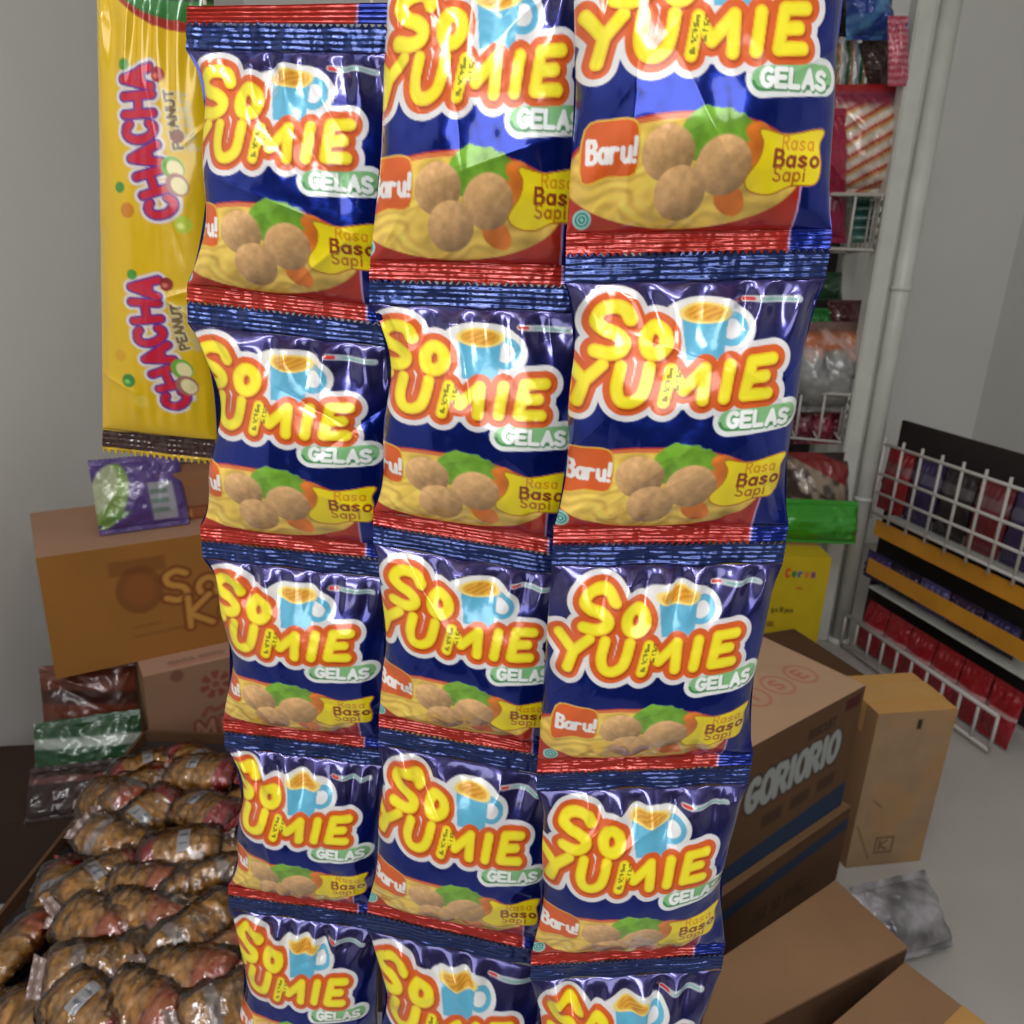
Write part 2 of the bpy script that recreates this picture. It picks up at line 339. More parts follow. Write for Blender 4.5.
    dcup=np.minimum(np.minimum(dc,top),hand)
    # gelas
    G=c.text('GELAS',.652,.494*A,.052,.74,.010,.17); dg=c.strokes(G)-.0085
    dgo=c.strokes([[f(.655,.520),f(.89,.506)]])-.040
    # outlines
    c.put(c.soft(np.minimum(dcup-.024,c.ell(.655,.232*A,.070,.058*A)),2),(226,226,222))
    c.put(c.soft(dgo-.020,2),(232,236,230)); c.put(c.soft(d-.049,2),(222,220,218))
    c.put(c.soft(dgo,2),(132,190,128)); c.put(c.soft(np.abs(dgo+.006)-.006,2)*(V>.522),(70,140,80))
    c.put(c.soft(c.strokes([[(x+.004,y+.007) for x,y in l] for l in G])-.009,2),(74,140,84)); c.put(c.soft(dg,1.4),(244,248,242))
    c.put(c.soft(dcup),(96,176,206)); c.put(c.soft(c.ell(.655,.232*A,.028,.028*A)),(232,232,230))
    c.put(c.soft(top-.002),(226,172,60)); c.put(c.soft(np.abs(top)-.004),(240,214,120))
    sw=np.sin(X*150+6*np.sin(Y*60))*.5+.5; c.put(c.soft(top+.01,2)*sw*.7,(190,110,24))
    c.put(c.soft(d-.027,1.6),(214,94,38)); 
    dsh=np.minimum(c.strokes([[(x+.006,y+.010) for x,y in l] for l in lines[:2]])-.003,c.strokes([[(x+.006,y+.010) for x,y in l] for l in lines[2:]]))-.0245
    c.put(c.soft(dsh,2),(176,70,20))
    c.put(c.soft(d,1.5),(238,198,34)); c.put(c.soft(d+.007,3.5),(246,232,48))
    # printed date code
    dots=(vnoise(X*110,Y*110,77)>.52)&((np.abs(U-.418+(V-.40)*.18)<.010)|(np.abs(U-.452+(V-.40)*.18)<.009)&(V<.42))&(V>.35)&(V<.455)
    c.put(dots*.75,(70,60,20))
    return c
ART=noodle_art()
YR,YM,YL=-.006,.024,.052
BND={'right':[(572,-112,862,-112),(566,256,830,251),(553,545,786,543),(537,774,751,767),(531,966,724,955),(522,1130,700,1122)],
     'middle':[(388,-62,612,-70),(369,281,598,288),(373,526,580,560),(379,728,560,760),(367,915,552,955),(366,1092,540,1125)],
     'left':[(186,24,400,26),(187,302,400,327),(201,541,396,562),(224,732,390,752),(228,896,382,917),(236,1048,378,1067)]}
PARM={'left':dict(cL=[.10,.11,.09,.10,.08],sh=[.06,.10,.09,.09,.08],cR=[.015]*5,Y=YL,H=.019,nu=170,nv=180),
      'middle':dict(cL=[.02,.08,.04,.04,.09],sh=[.07,.10,.05,.04,.09],cR=[.03]*5,Y=YM,H=.019,nu=190,nv=190),
      'right':dict(cL=[.02,.05,.0,.05,.06],sh=[0,.03,.0,.02,.03],cR=[.04,.055,.05,.06,.07],Y=YR,H=.019,nu=230,nv=225)}
ORD=['topmost','second from the top','third from the top','fourth from the top','lowest']
WHERE={'left':'the left strip beside the yellow bag','middle':'the middle strip','right':'the right strip beside the rack'}
for cn in ('left','middle','right'):
    p=PARM[cn]; b=BND[cn]
    for i in range(5):
        x0,y0,x1,y1=b[i]; X0,Y0,X1,Y1=b[i+1]
        q=[onY(x0,y0,p['Y']),onY(x1,y1,p['Y']),onY(X0,Y0-1.2,p['Y']),onY(X1,Y1-1.2,p['Y'])]
        Hh=(q[2]-q[0]).length
        pack('noodle_sachet','blue noodle sachet, %s on %s'%(ORD[i],WHERE[cn]),'noodle sachet','noodle sachets on the three hanging strips',
             q,ART,nu=p['nu'],nv=p['nv'],H=p['H'],cL=p['cL'][i],cR=p['cR'][i],seed=10*i+{'left':1,'middle':2,'right':3}[cn],sh=p['sh'][i],crump=1.35)
# torn-off red remnant above the left strip
def remnant():
    q=[onY(187,6,YL),onY(390,3,YL),onY(186,22.5,YL),onY(389,24.5,YL)]; TL,TR,BL,BR=q; o=(BL+BR)/2
    m,k=150,16; UU,KK=np.meshgrid(np.linspace(0,1,m),np.linspace(0,1,k))
    P=quadP(q,UU,KK)-np.array(o); P[...,1]+=.0006*np.sin(KK*2*math.pi*4)+.0012*(fbm(UU*9,KK*2,4,3)-.5)-.0006*(UU)
    C=ART.sample(UU,.94+KK*.055); return P,C,m,k,o
P,C,m,k,o=remnant()
oo=link('sachet_remnant',meshnp('sachet_remnant',np.concatenate([P.reshape(-1,3),P.reshape(-1,3)+np.array([0,.0006,0])]),np.concatenate([gridfaces(m,k),gridfaces(m,k,m*k,True)]),np.concatenate([C.reshape(-1,3)]*2)),FOILB,loc=o)
tag(oo,'torn red sealed strip at the very top of the left noodle strip','packaging strip')
# rail and twine that carry the strips, above the picture
rail=thing('hanging_rail',(0,.03,1.40),'dark wooden rail over the hanging sachet strips','rail')
bm=bmesh.new(); tube(bm,(-1.0,0,0),(1.15,0,0),.013,16); link('bar',frombm('bar',bm,True),WOOD,rail)
bm=bmesh.new()
for px_,py_,yy in [(205,5,YL),(372,3,YL),(410,-62,YM),(590,-69,YM),(600,-112,YR),(840,-112,YR),(118,-20,.078),(195,-18,.078)]:
    e=onY(px_,py_,yy)-Vector((0,.03,1.40)); tube(bm,(e.x,0,0),e,.0008,6)
link('twine',frombm('twine',bm),TWINE,rail)
# ------------------------------------------------------------------ yellow candy bag
YC=.078
bq=[onY(96,-22,YC),onY(214,-18,YC),onY(103,450,YC),onY(217,463,YC)]
cw=(bq[1]-bq[0]).length; ch=(bq[2]-bq[0]).length; bA=ch/cw
def buv(x,y):
    p=onY(x,y,YC); v=(bq[0].z-p.z)/(bq[0].z-bq[2].z); l=bq[0].x+(bq[2].x-bq[0].x)*v; r=bq[1].x+(bq[3].x-bq[1].x)*v
    return ((p.x-l)/(r-l),v*bA)
def candy_art():
    c=Canvas(bA,190,(206,168,12)); X,Y=c.X,c.Y
    pp=lambda L:[buv(*q) for q in L]
    d=c.poly(pp([(80,-60),(240,-60),(240,32),(185,36),(160,30),(140,18),(125,5),(110,-15),(95,-40)])); c.put(c.soft(d,2),(150,36,20))
    d=c.poly(pp([(80,-60),(240,-60),(240,18),(190,26),(165,22),(145,14),(128,2),(112,-18),(96,-40)])); c.put(c.soft(d,2),(40,104,40))
    d=c.poly(pp([(80,-60),(240,-60),(240,3),(190,5),(150,2),(130,-12)])); c.put(c.soft(d,3),(20,44,22))
    def mapt(cl,hw):   # letters run along cl (bottom to top); letter tops point left
        n=len(cl)-1
        def g(s,t):
            k=min(int(s*n),n-1); f=s*n-k
            x=cl[k][0]*(1-f)+cl[k+1][0]*f; y=cl[k][1]*(1-f)+cl[k+1][1]*f; w=hw[k]*(1-f)+hw[k+1]*f
            dx,dy=cl[k+1][0]-cl[k][0],cl[k+1][1]-cl[k][1]; l=math.hypot(dx,dy); nx,ny=-dy/l,dx/l
            return buv(x+4+nx*w*(t-.5)*1.0,y+ny*w*(t-.5)*1.0)
        return g
    def letters(word,g,s0=0,s1=1):
        L=[];n=len(word);step=(s1-s0)/n
        for i,ch in enumerate(word):
            for st in FONT[ch]:
                st2=[]
                for (a,b_),(a2,b2) in zip(st[:-1],st[1:]): st2+=[(a+(a2-a)*k/4,b_+(b2-b_)*k/4) for k in range(4)]
                st2.append(st[-1])
                L.append([g(s0+(i+.14+.72*a)*step,b_) for a,b_ in st2])
        return L
    for cl,hw,cl2 in [([(170,216),(161,190),(151,160),(145,130),(143,100),(140,68)],[24,26,27,28,28,26],[(178,150),(172,120),(168,92)]),
                  ([(180,401),(173,378),(162,352),(154,328),(150,300),(150,273)],[20,24,25,26,26,26],[(183,343),(177,322),(175,299)])]:
        g=mapt(cl,hw); L=letters('CHACHA',g); d=c.strokes(L)
        c.put(c.soft(d-.072,2),(206,196,190)); c.put(c.soft(d-.047,1.6),(84,38,130)); c.put(c.soft(d-.030,1.5),(186,26,50))
        g2=mapt([(a+4,b) for a,b in cl2],[8,8,8]); c.put(c.soft(c.strokes(letters('PEANUT',g2))-.022,2),(196,190,150)); c.put(c.soft(c.strokes(letters('PEANUT',g2))-.011,1.5),(110,84,46))
        g3=mapt([(a+17,b) for a,b in cl2],[7,7,7]); c.put(c.soft(c.strokes(letters('PEANUT',g3,.0,1))-.014,1.5),(186,168,110))
    def bean(x,y,r,col,hi=None):
        u,v=buv(x,y); rr=r/118; c.put(c.soft(c.ell(u,v,rr,rr*1.1),2),col)
        if hi: c.put(c.soft(c.ell(u-rr*.25,v+rr*.2,rr*.4,rr*.35),4),hi)
    for x,y,r,col,hi in [(166,78,6.5,(150,30,30),(220,110,90)),(175,280,6.5,(130,30,24),(210,110,90)),(185,137,6,(120,60,40),None),(136,376,7,(44,120,40),(120,190,90)),
                         (138,210,7,(190,120,30),None),(130,188,5,(60,130,50),None),(132,68,5,(60,130,40),None),(142,272,5,(70,140,50),None),(190,222,8,(170,190,50),(220,220,120)),(128,352,6,(200,150,20),None),(200,398,6,(200,170,20),None),(148,396,7,(210,180,60),None)]: bean(x,y,r,col,hi)
    for x,y in [(182,168),(189,362)]:
        for dx,dy,o1 in [(-1,0,(100,160,50)),(3,16,(150,100,90))]:
            u,v=buv(x+dx,y+dy); c.put(c.soft(c.ell(u,v,.085,.10,-.6),2),o1); c.put(c.soft(c.ell(u+.015,v+.005,.058,.075,-.6),2),(214,204,150))
    v0=buv(150,430)[1]; c.put(c.soft(v0-Y+.03*(X-.5)*-1),(52,24,16)); c.put(c.soft(bA-.035-Y),(196,160,20)); 
    return c
CART=candy_art()
vbs=buv(150,430)[1]/bA
bag=pack('candy_bag','tall yellow candy bag with two red CHACHA logos hanging beside the noodle strips','candy bag',None,bq,CART,mats=(CANDY,CANDY),nu=110,nv=330,H=.011,Hb=.006,vt=.015,vb=vbs,cL=.01,cR=.02,seed=5,rip=.4,crump=.7,skew=1.0,teeth=.004,backcol=(200,170,30),pz=.3)
# ------------------------------------------------------------------ room
def plane(name,pts,mat):
    bm=bmesh.new(); vs=[bm.verts.new(p) for p in pts]; bm.faces.new(vs); return structure(name,frombm(name,bm),mat)
XL,XR,YB,YF,ZC=-1.0,1.85,2.75,-1.6,2.7
structure('floor',boxme('floor',XL,XR,YF,YB,-.05,0),FLOORM)
structure('wall_back',boxme('wall_back',XL,XR,YB,YB+.08,0,ZC),WALLP)
structure('ceiling',boxme('ceiling',XL,XR,YF,YB,ZC,ZC+.05),WALLP)
structure('wall_left',boxme('wall_left',XL-.08,XL,YF,YB,0,ZC),WALLP)
structure('wall_right',boxme('wall_right',XR,XR+.08,YF,YB,0,ZC),WALLP)
# ------------------------------------------------------------------ cartons
def facegrid(P0,ex,ey,cv,res):
    """P0 = top-left corner, ex to the right, ey downwards (vectors)"""
    nu=max(3,int(ex.length/res)); nv=max(3,int(ey.length/res))
    U,V=np.meshgrid(np.linspace(0,1,nu),np.linspace(0,1,nv))
    P=np.array(P0)+U[...,None]*np.array(ex)+V[...,None]*np.array(ey)
    return P.reshape(-1,3),nu,nv,cv.sample(U,V).reshape(-1,3)
def carton(name,label,cat,base,yaw,L,W,H,faces,col=(150,115,82),res=.0022,group=None,tape=None,tilt=(0,0)):
    """box standing on base (its front-left bottom corner if yaw turns the front edge); faces: dict front/right/left/top -> Canvas"""
    root=thing(name,base,label,cat,group,(tilt[0],tilt[1],yaw))
    Vx,Vy,Vz=Vector((L,0,0)),Vector((0,W,0)),Vector((0,0,H))
    spec={'front':(Vz,Vx,-Vz),'right':(Vx+Vz,Vy,-Vz),'back':(Vx+Vy+Vz,-Vx,-Vz),'left':(Vy+Vz,-Vy,-Vz),'top':(Vy+Vz,Vx,-Vy),'bottom':(Vector((0,0,0)),Vx,Vy)}
    vs=[];fs=[];cs=[];off=0
    for k,(p,ex,ey) in spec.items():
        cv=faces.get(k); r=res
        if cv is None: cv=Canvas(ey.length/ex.length,24,col); r=max(ex.length,ey.length)/6
        a,nu,nv,cc=facegrid(p,ex,ey,cv,r); vs.append(a); cs.append(cc); fs.append(gridfaces(nu,nv,off)); off+=nu*nv
    link('box_body',meshnp('box_body',np.concatenate(vs),np.concatenate(fs),np.concatenate(cs),False),CARD,root)
    # folded top flaps meeting in the middle, closed with tape
    if tape:
        bm=bmesh.new(); bbox(bm,-.001,L+.001,W*.5-.03,W*.5+.03,H,H+.0012); bbox(bm,L,L+.0012,W*.5-.03,W*.5+.03,H-.06,H+.001); bbox(bm,-.0012,0,W*.5-.03,W*.5+.03,H-.06,H+.001)
        link('tape',frombm('tape',bm),TAPE,root)
    return root
def speck(c,amt=.12,seed=1):
    c.a*= (1+amt*2*(fbm(c.X*6,c.Y*6,seed,4)-.5))[...,None]
# --- biscuit-brown box on the right with white outlined lettering
R=onZ(866,685,.42); yaw=math.radians(37.5); L1,W1,H1=.46,.27,.25
fl=Vector((R.x,R.y,0))-Vector((math.cos(yaw),math.sin(yaw),0))*L1
cf=Canvas(H1/L1,230,(92,66,42)); hA=H1/L1  # side base far darker than the top: its shade is in the colour
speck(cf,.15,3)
T=cf.text('GORIORIO',.335,.155,.115,.52,.0,.17); d=cf.strokes(T); cf.put(cf.soft(d-.026,2),(58,46,40)); cf.put(cf.soft(d-.0165,1.6),(150,154,150))
cf.put(cf.soft(cf.strokes(cf.text('BISCUIT',.66,.075,.035,.6))-.006,2)*.8,(48,30,24)); cf.put(cf.soft(np.maximum(np.abs(cf.X-.93)-.05,np.abs(cf.Y-.05)-.025),2)*.9,(74,22,20))
for k in range(3): cf.put(cf.soft(np.maximum(np.abs(cf.X-.50-.17*k)-.06,np.abs(cf.Y-.365)-.028),3)*.6,(44,30,22))
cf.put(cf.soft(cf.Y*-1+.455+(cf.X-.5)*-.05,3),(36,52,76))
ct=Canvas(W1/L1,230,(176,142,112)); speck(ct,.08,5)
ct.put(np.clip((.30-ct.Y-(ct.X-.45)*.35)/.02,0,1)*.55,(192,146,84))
for k in range(4):
    cx=.86-.145*k; cy=.40; dd=np.abs(ct.ell(cx,cy,.058,.062))-.004; ct.put(ct.soft(dd,2)*.7,(170,70,66))
    ct.put(ct.soft(ct.strokes(ct.text('ESTO'[k],cx-.022,cy-.03,.055,.7))-.006,2)*.7,(170,70,66))
ct.put(ct.soft(ct.strokes([smooth([(.60+.05*k,.16),(.62+.05*k,.10),(.64+.05*k,.17),(.66+.05*k,.12)],4) for k in range(4)]+[[(.66,.22),(.72,.20),(.70,.24),(.75,.22)]])-.004,2)*.8,(96,50,40))
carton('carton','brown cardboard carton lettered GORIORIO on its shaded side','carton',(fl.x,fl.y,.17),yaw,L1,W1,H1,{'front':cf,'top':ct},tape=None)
# --- the carton under it, with a blue stripe
ex=Vector((math.cos(yaw),math.sin(yaw),0)); ey=Vector((-ex.y,ex.x,0))
cs2=Canvas(.168/.48,200,(84,58,36)); speck(cs2,.15,8); cs2.put(cs2.soft(np.abs(cs2.Y-.075-.03*(1-cs2.X))-.025,2),(34,50,74)); 
cs2.put(cs2.soft(cs2.strokes(cs2.text('ISI 10 PAC',.45,.20,.05,.6))-.006,2)*.6,(48,30,22))
b2=fl-ey*.012-ex*.01
carton('carton','brown carton with a dark blue stripe under the GORIORIO carton','carton',(b2.x,b2.y,0),yaw,.485,.29,.168,{'front':cs2},col=(120,90,62))
# --- open carton with broad flap in the near right corner
fa=onZ(836,880,.22); fb=onZ(908,947,.22); fc=onZ(650,1081,.22); fd=onZ(615,1030,.22)
e1=(fc-fb).normalized(); 
root=thing('open_carton',((fa.x+fc.x)/2,(fa.y+fc.y)/2,0),'open brown carton with one broad flap folded flat, near right corner','carton')
ori=Vector(root.location)
def slab(pts,th,name,mat,parent,o):
    bm=bmesh.new(); a=[bm.verts.new(Vector(p)-o) for p in pts]; b=[bm.verts.new(Vector(p)-o-Vector((0,0,th))) for p in pts]
    bm.faces.new(a); bm.faces.new(b[::-1]); n=len(pts)
    for i in range(n): bm.faces.new([a[i],b[i],b[(i+1)%n],a[(i+1)%n]])
    return link(name,frombm(name,bm),mat,parent)
def wallslab(p,q,z0,z1,th,name,mat,parent,o):
    p=Vector((p.x,p.y,0));q=Vector((q.x,q.y,0)); d=(q-p).normalized(); nn=Vector((-d.y,d.x,0))*th
    return slab([p+Vector((0,0,z1)),q+Vector((0,0,z1)),q+nn+Vector((0,0,z1)),p+nn+Vector((0,0,z1))],z1-z0,name,mat,parent,o)
fbk=[fa,fb,fc,fd]
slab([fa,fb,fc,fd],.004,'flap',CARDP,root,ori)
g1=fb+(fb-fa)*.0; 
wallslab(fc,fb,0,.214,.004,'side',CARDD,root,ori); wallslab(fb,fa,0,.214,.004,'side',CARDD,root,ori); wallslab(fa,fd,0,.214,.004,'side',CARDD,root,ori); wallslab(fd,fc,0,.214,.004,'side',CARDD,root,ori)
# second box in the very corner
ga=onZ(905,962,.226); gb=onZ(828,1028,.226)
d2=(gb-ga).normalized(); n2=Vector((d2.y,-d2.x,0)); 
if n2.y>0: n2=-n2
pts=[ga,gb,gb+n2*.2,ga+n2*.2]
root=thing('carton',((pts[0]+pts[2])/2*1.0).xy.to_3d(),'brown carton cut by the bottom right corner, in front of the broad flap','carton')
ori=Vector(root.location); slab(pts,.226,'box_body',CARDP,root,ori)
bm=bmesh.new(); mid=[(pts[0]+pts[3])/2,(pts[1]+pts[2])/2]; dd=(mid[1]-mid[0]).normalized(); nn=Vector((-dd.y,dd.x,0))*.025
slab([mid[0]-nn+Vector((0,0,.0012)),mid[1]-nn+Vector((0,0,.0012)),mid[1]+nn+Vector((0,0,.0012)),mid[0]+nn+Vector((0,0,.0012))],.001,'tape',TAPE,root,ori); bm.free()
carton('carton','large dark brown carton added behind the middle noodle strip to darken the gaps','carton',(-.185,.54,0),0,.21,.28,.40,{},col=(70,50,38),tape=True)  # added carton that keeps the gaps between the strips dark
# --- tall narrow carton leaning behind, right edge
cu=Canvas(2.0,110,(150,124,94)); speck(cu,.12,12)
cu.put(np.clip(fbm(cu.X*2.2+3,cu.Y*1.6,19,3)*3-1.3,0,1)*.75,(172,124,60))
cu.put(cu.soft(np.maximum(np.abs(cu.X-.55)-.03,np.abs(cu.Y-.16)-.06),2),(50,36,28))
cu.put(cu.soft(np.abs(np.maximum(np.abs(cu.X-.45)-.11,np.abs(cu.Y-1.72)-.10))-.012,2)*.8,(80,56,40)); cu.put(cu.soft(cu.strokes(cu.text('K',.39,1.66,.12,.8))-.012,2)*.8,(80,56,40))
cu.put(cu.soft(cu.strokes([[(.05,1.45),(.28,1.9)],[(.18,1.1),(.30,1.2)]])-.012,2)*.6,(90,64,46))
qb=onZ(842,892,.0)
p0=Vector((.70,.80,0)); 
carton('carton','tall stained tan carton standing upright behind the GORIORIO carton, at right','carton',(.672,.875,0),math.radians(10),.16,.13,.345,{'front':cu,'top':Canvas(.8,40,(186,140,80))},res=.002,tape=True)
# grey plastic bag on the floor by it
def simple_art(asp,base,fn=None,res=90):
    c=Canvas(asp,res,base)
    if fn: fn(c)
    return c
cg=simple_art(.8,(96,94,96),lambda c:c.put(np.clip(fbm(c.X*5,c.Y*5,3,3)*3-1,0,1),(160,156,160)))
def hquad(x,y,z,w,h,yaw,lean):  # a pack standing on z, leaning back
    ex=Vector((math.cos(yaw),math.sin(yaw),0)); up=Vector((-math.sin(yaw)*math.sin(lean),math.cos(yaw)*math.sin(lean),math.cos(lean)))
    b=Vector((x,y,z)); return [b-ex*w/2+up*h,b+ex*w/2+up*h,b-ex*w/2,b+ex*w/2]
pn=('pouch','top_seal','bottom_seal')
pack('plastic_bag','grey crumpled plastic bag on the floor under the tall tan carton','plastic bag',None,hquad(.70,.66,.02,.16,.12,.3,.8),cg,mats=(FILM,FILM),nu=50,nv=50,H=.035,Hb=.02,seed=3,crump=6,backcol=(110,108,110))
# --- dark open carton behind
bm=bmesh.new(); 
root=thing('open_carton',(.672,1.222,0),'dark open carton behind the GORIORIO carton, below the wire basket','carton',None,(0,0,math.radians(-68.5)))
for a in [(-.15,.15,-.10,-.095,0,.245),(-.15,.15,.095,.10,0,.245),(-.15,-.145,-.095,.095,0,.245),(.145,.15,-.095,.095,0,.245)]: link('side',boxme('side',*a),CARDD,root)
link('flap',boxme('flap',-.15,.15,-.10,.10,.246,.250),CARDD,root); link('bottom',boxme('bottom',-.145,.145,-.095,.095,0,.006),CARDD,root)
# --- yellow carton
py0,py1,YY=1.42,0,0
YYB=1.50
tlp,trp,blp,brp=onY(775,556,YYB),onY(819,554,YYB),onY(748,650,YYB),onY(822,650,YYB)
xr=trp.x+.035; Ly=.26; Hy=tlp.z; cyA=Canvas(Hy/Ly,150,(190,164,24)); speck(cyA,.08,9)
def yuv(x,y):
    p=onY(x,y,YYB); return ((p.x-(xr-Ly))/Ly,(Hy-p.z)/Ly)
for i,(chr_,cl) in enumerate(zip('Ceres',[(200,60,30),(40,110,60),(40,80,150),(200,120,30),(120,50,120)])):
    u,v=yuv(787+6.4*i,569+i*.3); cyA.put(cyA.soft(cyA.strokes(cyA.text(chr_,u,v,.085 if i==0 else .075,.42))-.012,2),cl)
u,v=yuv(797,588); cyA.put(cyA.soft(cyA.strokes([[(u,v),(u+.04,v+.004)]])-.010,2),(190,60,30))
u,v=yuv(772,607); cyA.put(cyA.soft(cyA.strokes(cyA.text('g x 10 pcs',u,v,.048,.42))-.006,1.6),(70,56,20))
for x,y in [(770,624),(792,632)]:
    u,v=yuv(x,y); cyA.put(cyA.soft(np.maximum(np.abs(cyA.X-u)-.035,np.abs(cyA.Y-v)-.03),2)*.75,(110,74,26))
carton('carton','yellow carton printed g x 10 pcs standing by the white rack posts','carton',(xr-Ly,YYB,0),0,Ly,.22,Hy,{'front':cyA},col=(190,164,24),tape=True)
# --- green and nut bags behind, in the lower part of the rack
# ------------------------------------------------------------------ left cartons
yl=math.radians(33); exl=Vector((math.cos(yl),math.sin(yl),0)); eyl=Vector((-exl.y,exl.x,0))
m0=onZ(143,677,.37); LM,WM,HM=.40,.32,.37
nM=Vector((exl.y,-exl.x,0))
def faceuv(x,y,p0,ztop,L,n,ex):
    p=onP(x,y,p0,n); return ((p-Vector(p0)).dot(ex)/L,(ztop-p.z)/L)
cm=Canvas(HM/LM,210,(138,104,82)); speck(cm,.1,21); fu=lambda x,y:faceuv(x,y,m0,.37,LM,nM,exl)
u,v=fu(177,676); cm.put(cm.soft(cm.ell(u,v,.028,.030),2)*.7,(96,60,44))
u,v=fu(216,684); dd=cm.ell(u,v,.062,.062); ang=np.arctan2(cm.Y-v,cm.X-u); cm.put(cm.soft(np.abs(dd+.012)-.020,2)*(np.sin(ang*7)>-.4)*.8,(128,50,42)); cm.put(cm.soft(dd+.045,2)*.7,(128,50,42))
u,v=fu(203,712); u2,v2=fu(232,700); cm.put(cm.soft(cm.strokes([smooth([(u,v+.02),(u+.03,v-.015),(u+.06,v+.005),(u2,v2)],5)])-.010,2)*.7,(128,50,42))
u,v=fu(197,724); T=cm.text('MIE',u,v,.095,.8); d=cm.strokes(T); cm.put(cm.soft(d-.020,2)*.9,(120,44,40)); cm.put(cm.soft(d-.009,2),(160,120,96))
cmt=Canvas(WM/LM,150,(168,130,108)); speck(cmt,.06,23); cmt.put(cmt.soft(cmt.strokes(cmt.text('RASA SOTO',.12,WM/LM-.085,.030,.7))-.006,2)*.7,(110,76,66)); cmt.put(cmt.soft(cmt.strokes([[(.12,WM/LM-.035),(.8,WM/LM-.035)]])-.006,2)*.5,(170,90,70))
carton('carton','tan carton with a red round emblem and letter M, lowest of the left stack','carton',(m0.x,m0.y,0),yl,LM,WM,HM,{'front':cm,'top':cmt})
s0=m0+eyl*.062-exl*.13; LS,WS=.46,.26
tp=onP(127,545,s0,nM); HS=tp.z-.37
cs=Canvas(HS/LS,230,(146,98,42)); speck(cs,.08,31); fs_=lambda x,y:faceuv(x,y,s0,.37+HS,LS,nM,exl)
for wd,x,y,hh in [('Sa',163,573,.125),('Ko',188,598,.125)]:
    u,v=fs_(x,y); d=cs.strokes(cs.text(wd,u,v,hh,.72)); cs.put(cs.soft(d-.024,2)*.85,(112,50,24)); cs.put(cs.soft(d-.012,2),(188,134,62))
u,v=fs_(140,590); dd=cs.ell(u,v,.085,.10); cs.put(cs.soft(dd,2)*.6,(104,56,28)); cs.put(cs.soft(dd+.03,3)*.7,(140,82,40)); cs.put(cs.soft(np.maximum(np.abs(cs.X-u)-.10,np.abs(cs.Y-v+.10)-.03),2)*.5,(104,56,28))
u,v=fs_(134,628); u2,v2=fs_(160,622); cs.put(cs.soft(cs.strokes([[(u,v),(u2,v2)],[(u,v+.04),(u2+.1,v2+.04)]])-.004,2)*.6,(110,64,30))
cst=Canvas(WS/LS,60,(164,126,100)); speck(cst,.06,33)
carton('carton','ochre carton with brown outlined letters Sa Ko, resting on the M carton','carton',(s0.x,s0.y,.37),yl,LS,WS,HS,{'front':cs,'top':cst},col=(146,98,42))
zt=.37+HS
# small carton with red-bordered label
k0=s0+eyl*.085+exl*.205; pk=onP(170,474,k0,nM); HK=max(.08,pk.z-zt); LK=.24
ck=Canvas(HK/LK,170,(140,98,68)); speck(ck,.08,41); fk=lambda x,y:faceuv(x,y,k0,zt+HK,LK,nM,exl)
u,v=fk(160,503); u2,v2=fk(208,524); um,vm=(u+u2)/2,(v+v2)/2
dd=np.maximum(np.abs(cs.X[:ck.h,:ck.w]*0+ck.X-um)-abs(u2-u)/2,np.abs(ck.Y-vm-(ck.X-um)*0)-.040); ck.put(ck.soft(dd-.012,2),(104,40,26)); ck.put(ck.soft(dd,2),(142,84,52))
d=ck.strokes(ck.text('BIHAN',u+.02,vm-.026,.055,.62)); ck.put(ck.soft(d-.008,1.6),(186,130,74))
ck.put(ck.soft(ck.strokes([[(um-.05,.09),(um+.12,.09)]])-.02,2)*.5,(160,90,50))
carton('carton','small brown carton with a red bordered label, on top of the Sa Ko carton','carton',(k0.x,k0.y,zt),yl,LK,.13,HK,{'front':ck},col=(140,98,68))
# purple packet leaning there, and the bags behind it
def purple(c):
    c.put(c.soft(c.ell(.16,.55,.20,.48,.25),2),(122,150,76)); c.put(c.soft(c.ell(.10,.45,.13,.36,.35),3),(168,176,140)); c.put(c.soft(c.ell(.18,.88,.18,.05,-.4),3),(92,130,60))
    c.put(c.soft(np.maximum(np.abs(c.X-.70-.05*c.Y)-.14,np.abs(c.Y-.70)-.28),2),(150,150,158))
    for k in range(3): c.put(c.soft(np.maximum(np.abs(c.X-.70)-.10,np.abs(c.Y-.56-.14*k)-.035),2)*.8,(84,112,92))
pb=onZ(146,531,zt); pb=Vector((pb.x,pb.y,0))
pack('snack_packet','purple packet with a green leaf design leaning on top of the Sa Ko carton','packet',None,hquad(pb.x,pb.y,zt+.003,.15,.135,yl,.35),simple_art(1.1,(78,56,120),purple,120),mats=(FILM,FILM),nu=70,nv=70,H=.016,seed=8,crump=3,backcol=(70,50,110))
pb=k0+exl*.10+eyl*.06
pack('plastic_bag','grey clear plastic bag lying over the small red-labelled carton','plastic bag',None,hquad(pb.x,pb.y,zt+HK+.003,.17,.10,yl,.5),simple_art(.7,(128,122,112),lambda c:c.put(np.clip(fbm(c.X*5,c.Y*5,9,3)*3-1,0,1),(92,86,84))),mats=(FILM,FILM),nu=50,nv=50,H=.02,seed=9,crump=5,backcol=(110,104,100))
pb=k0+exl*.22+eyl*.05
pack('snack_packet','maroon packet standing on the small red-labelled carton','packet',None,hquad(pb.x,pb.y,zt+HK+.003,.09,.10,yl,.2),simple_art(1.1,(96,26,28)),mats=(FILM,FILM),nu=40,nv=40,H=.014,seed=10,crump=3,backcol=(90,24,26))
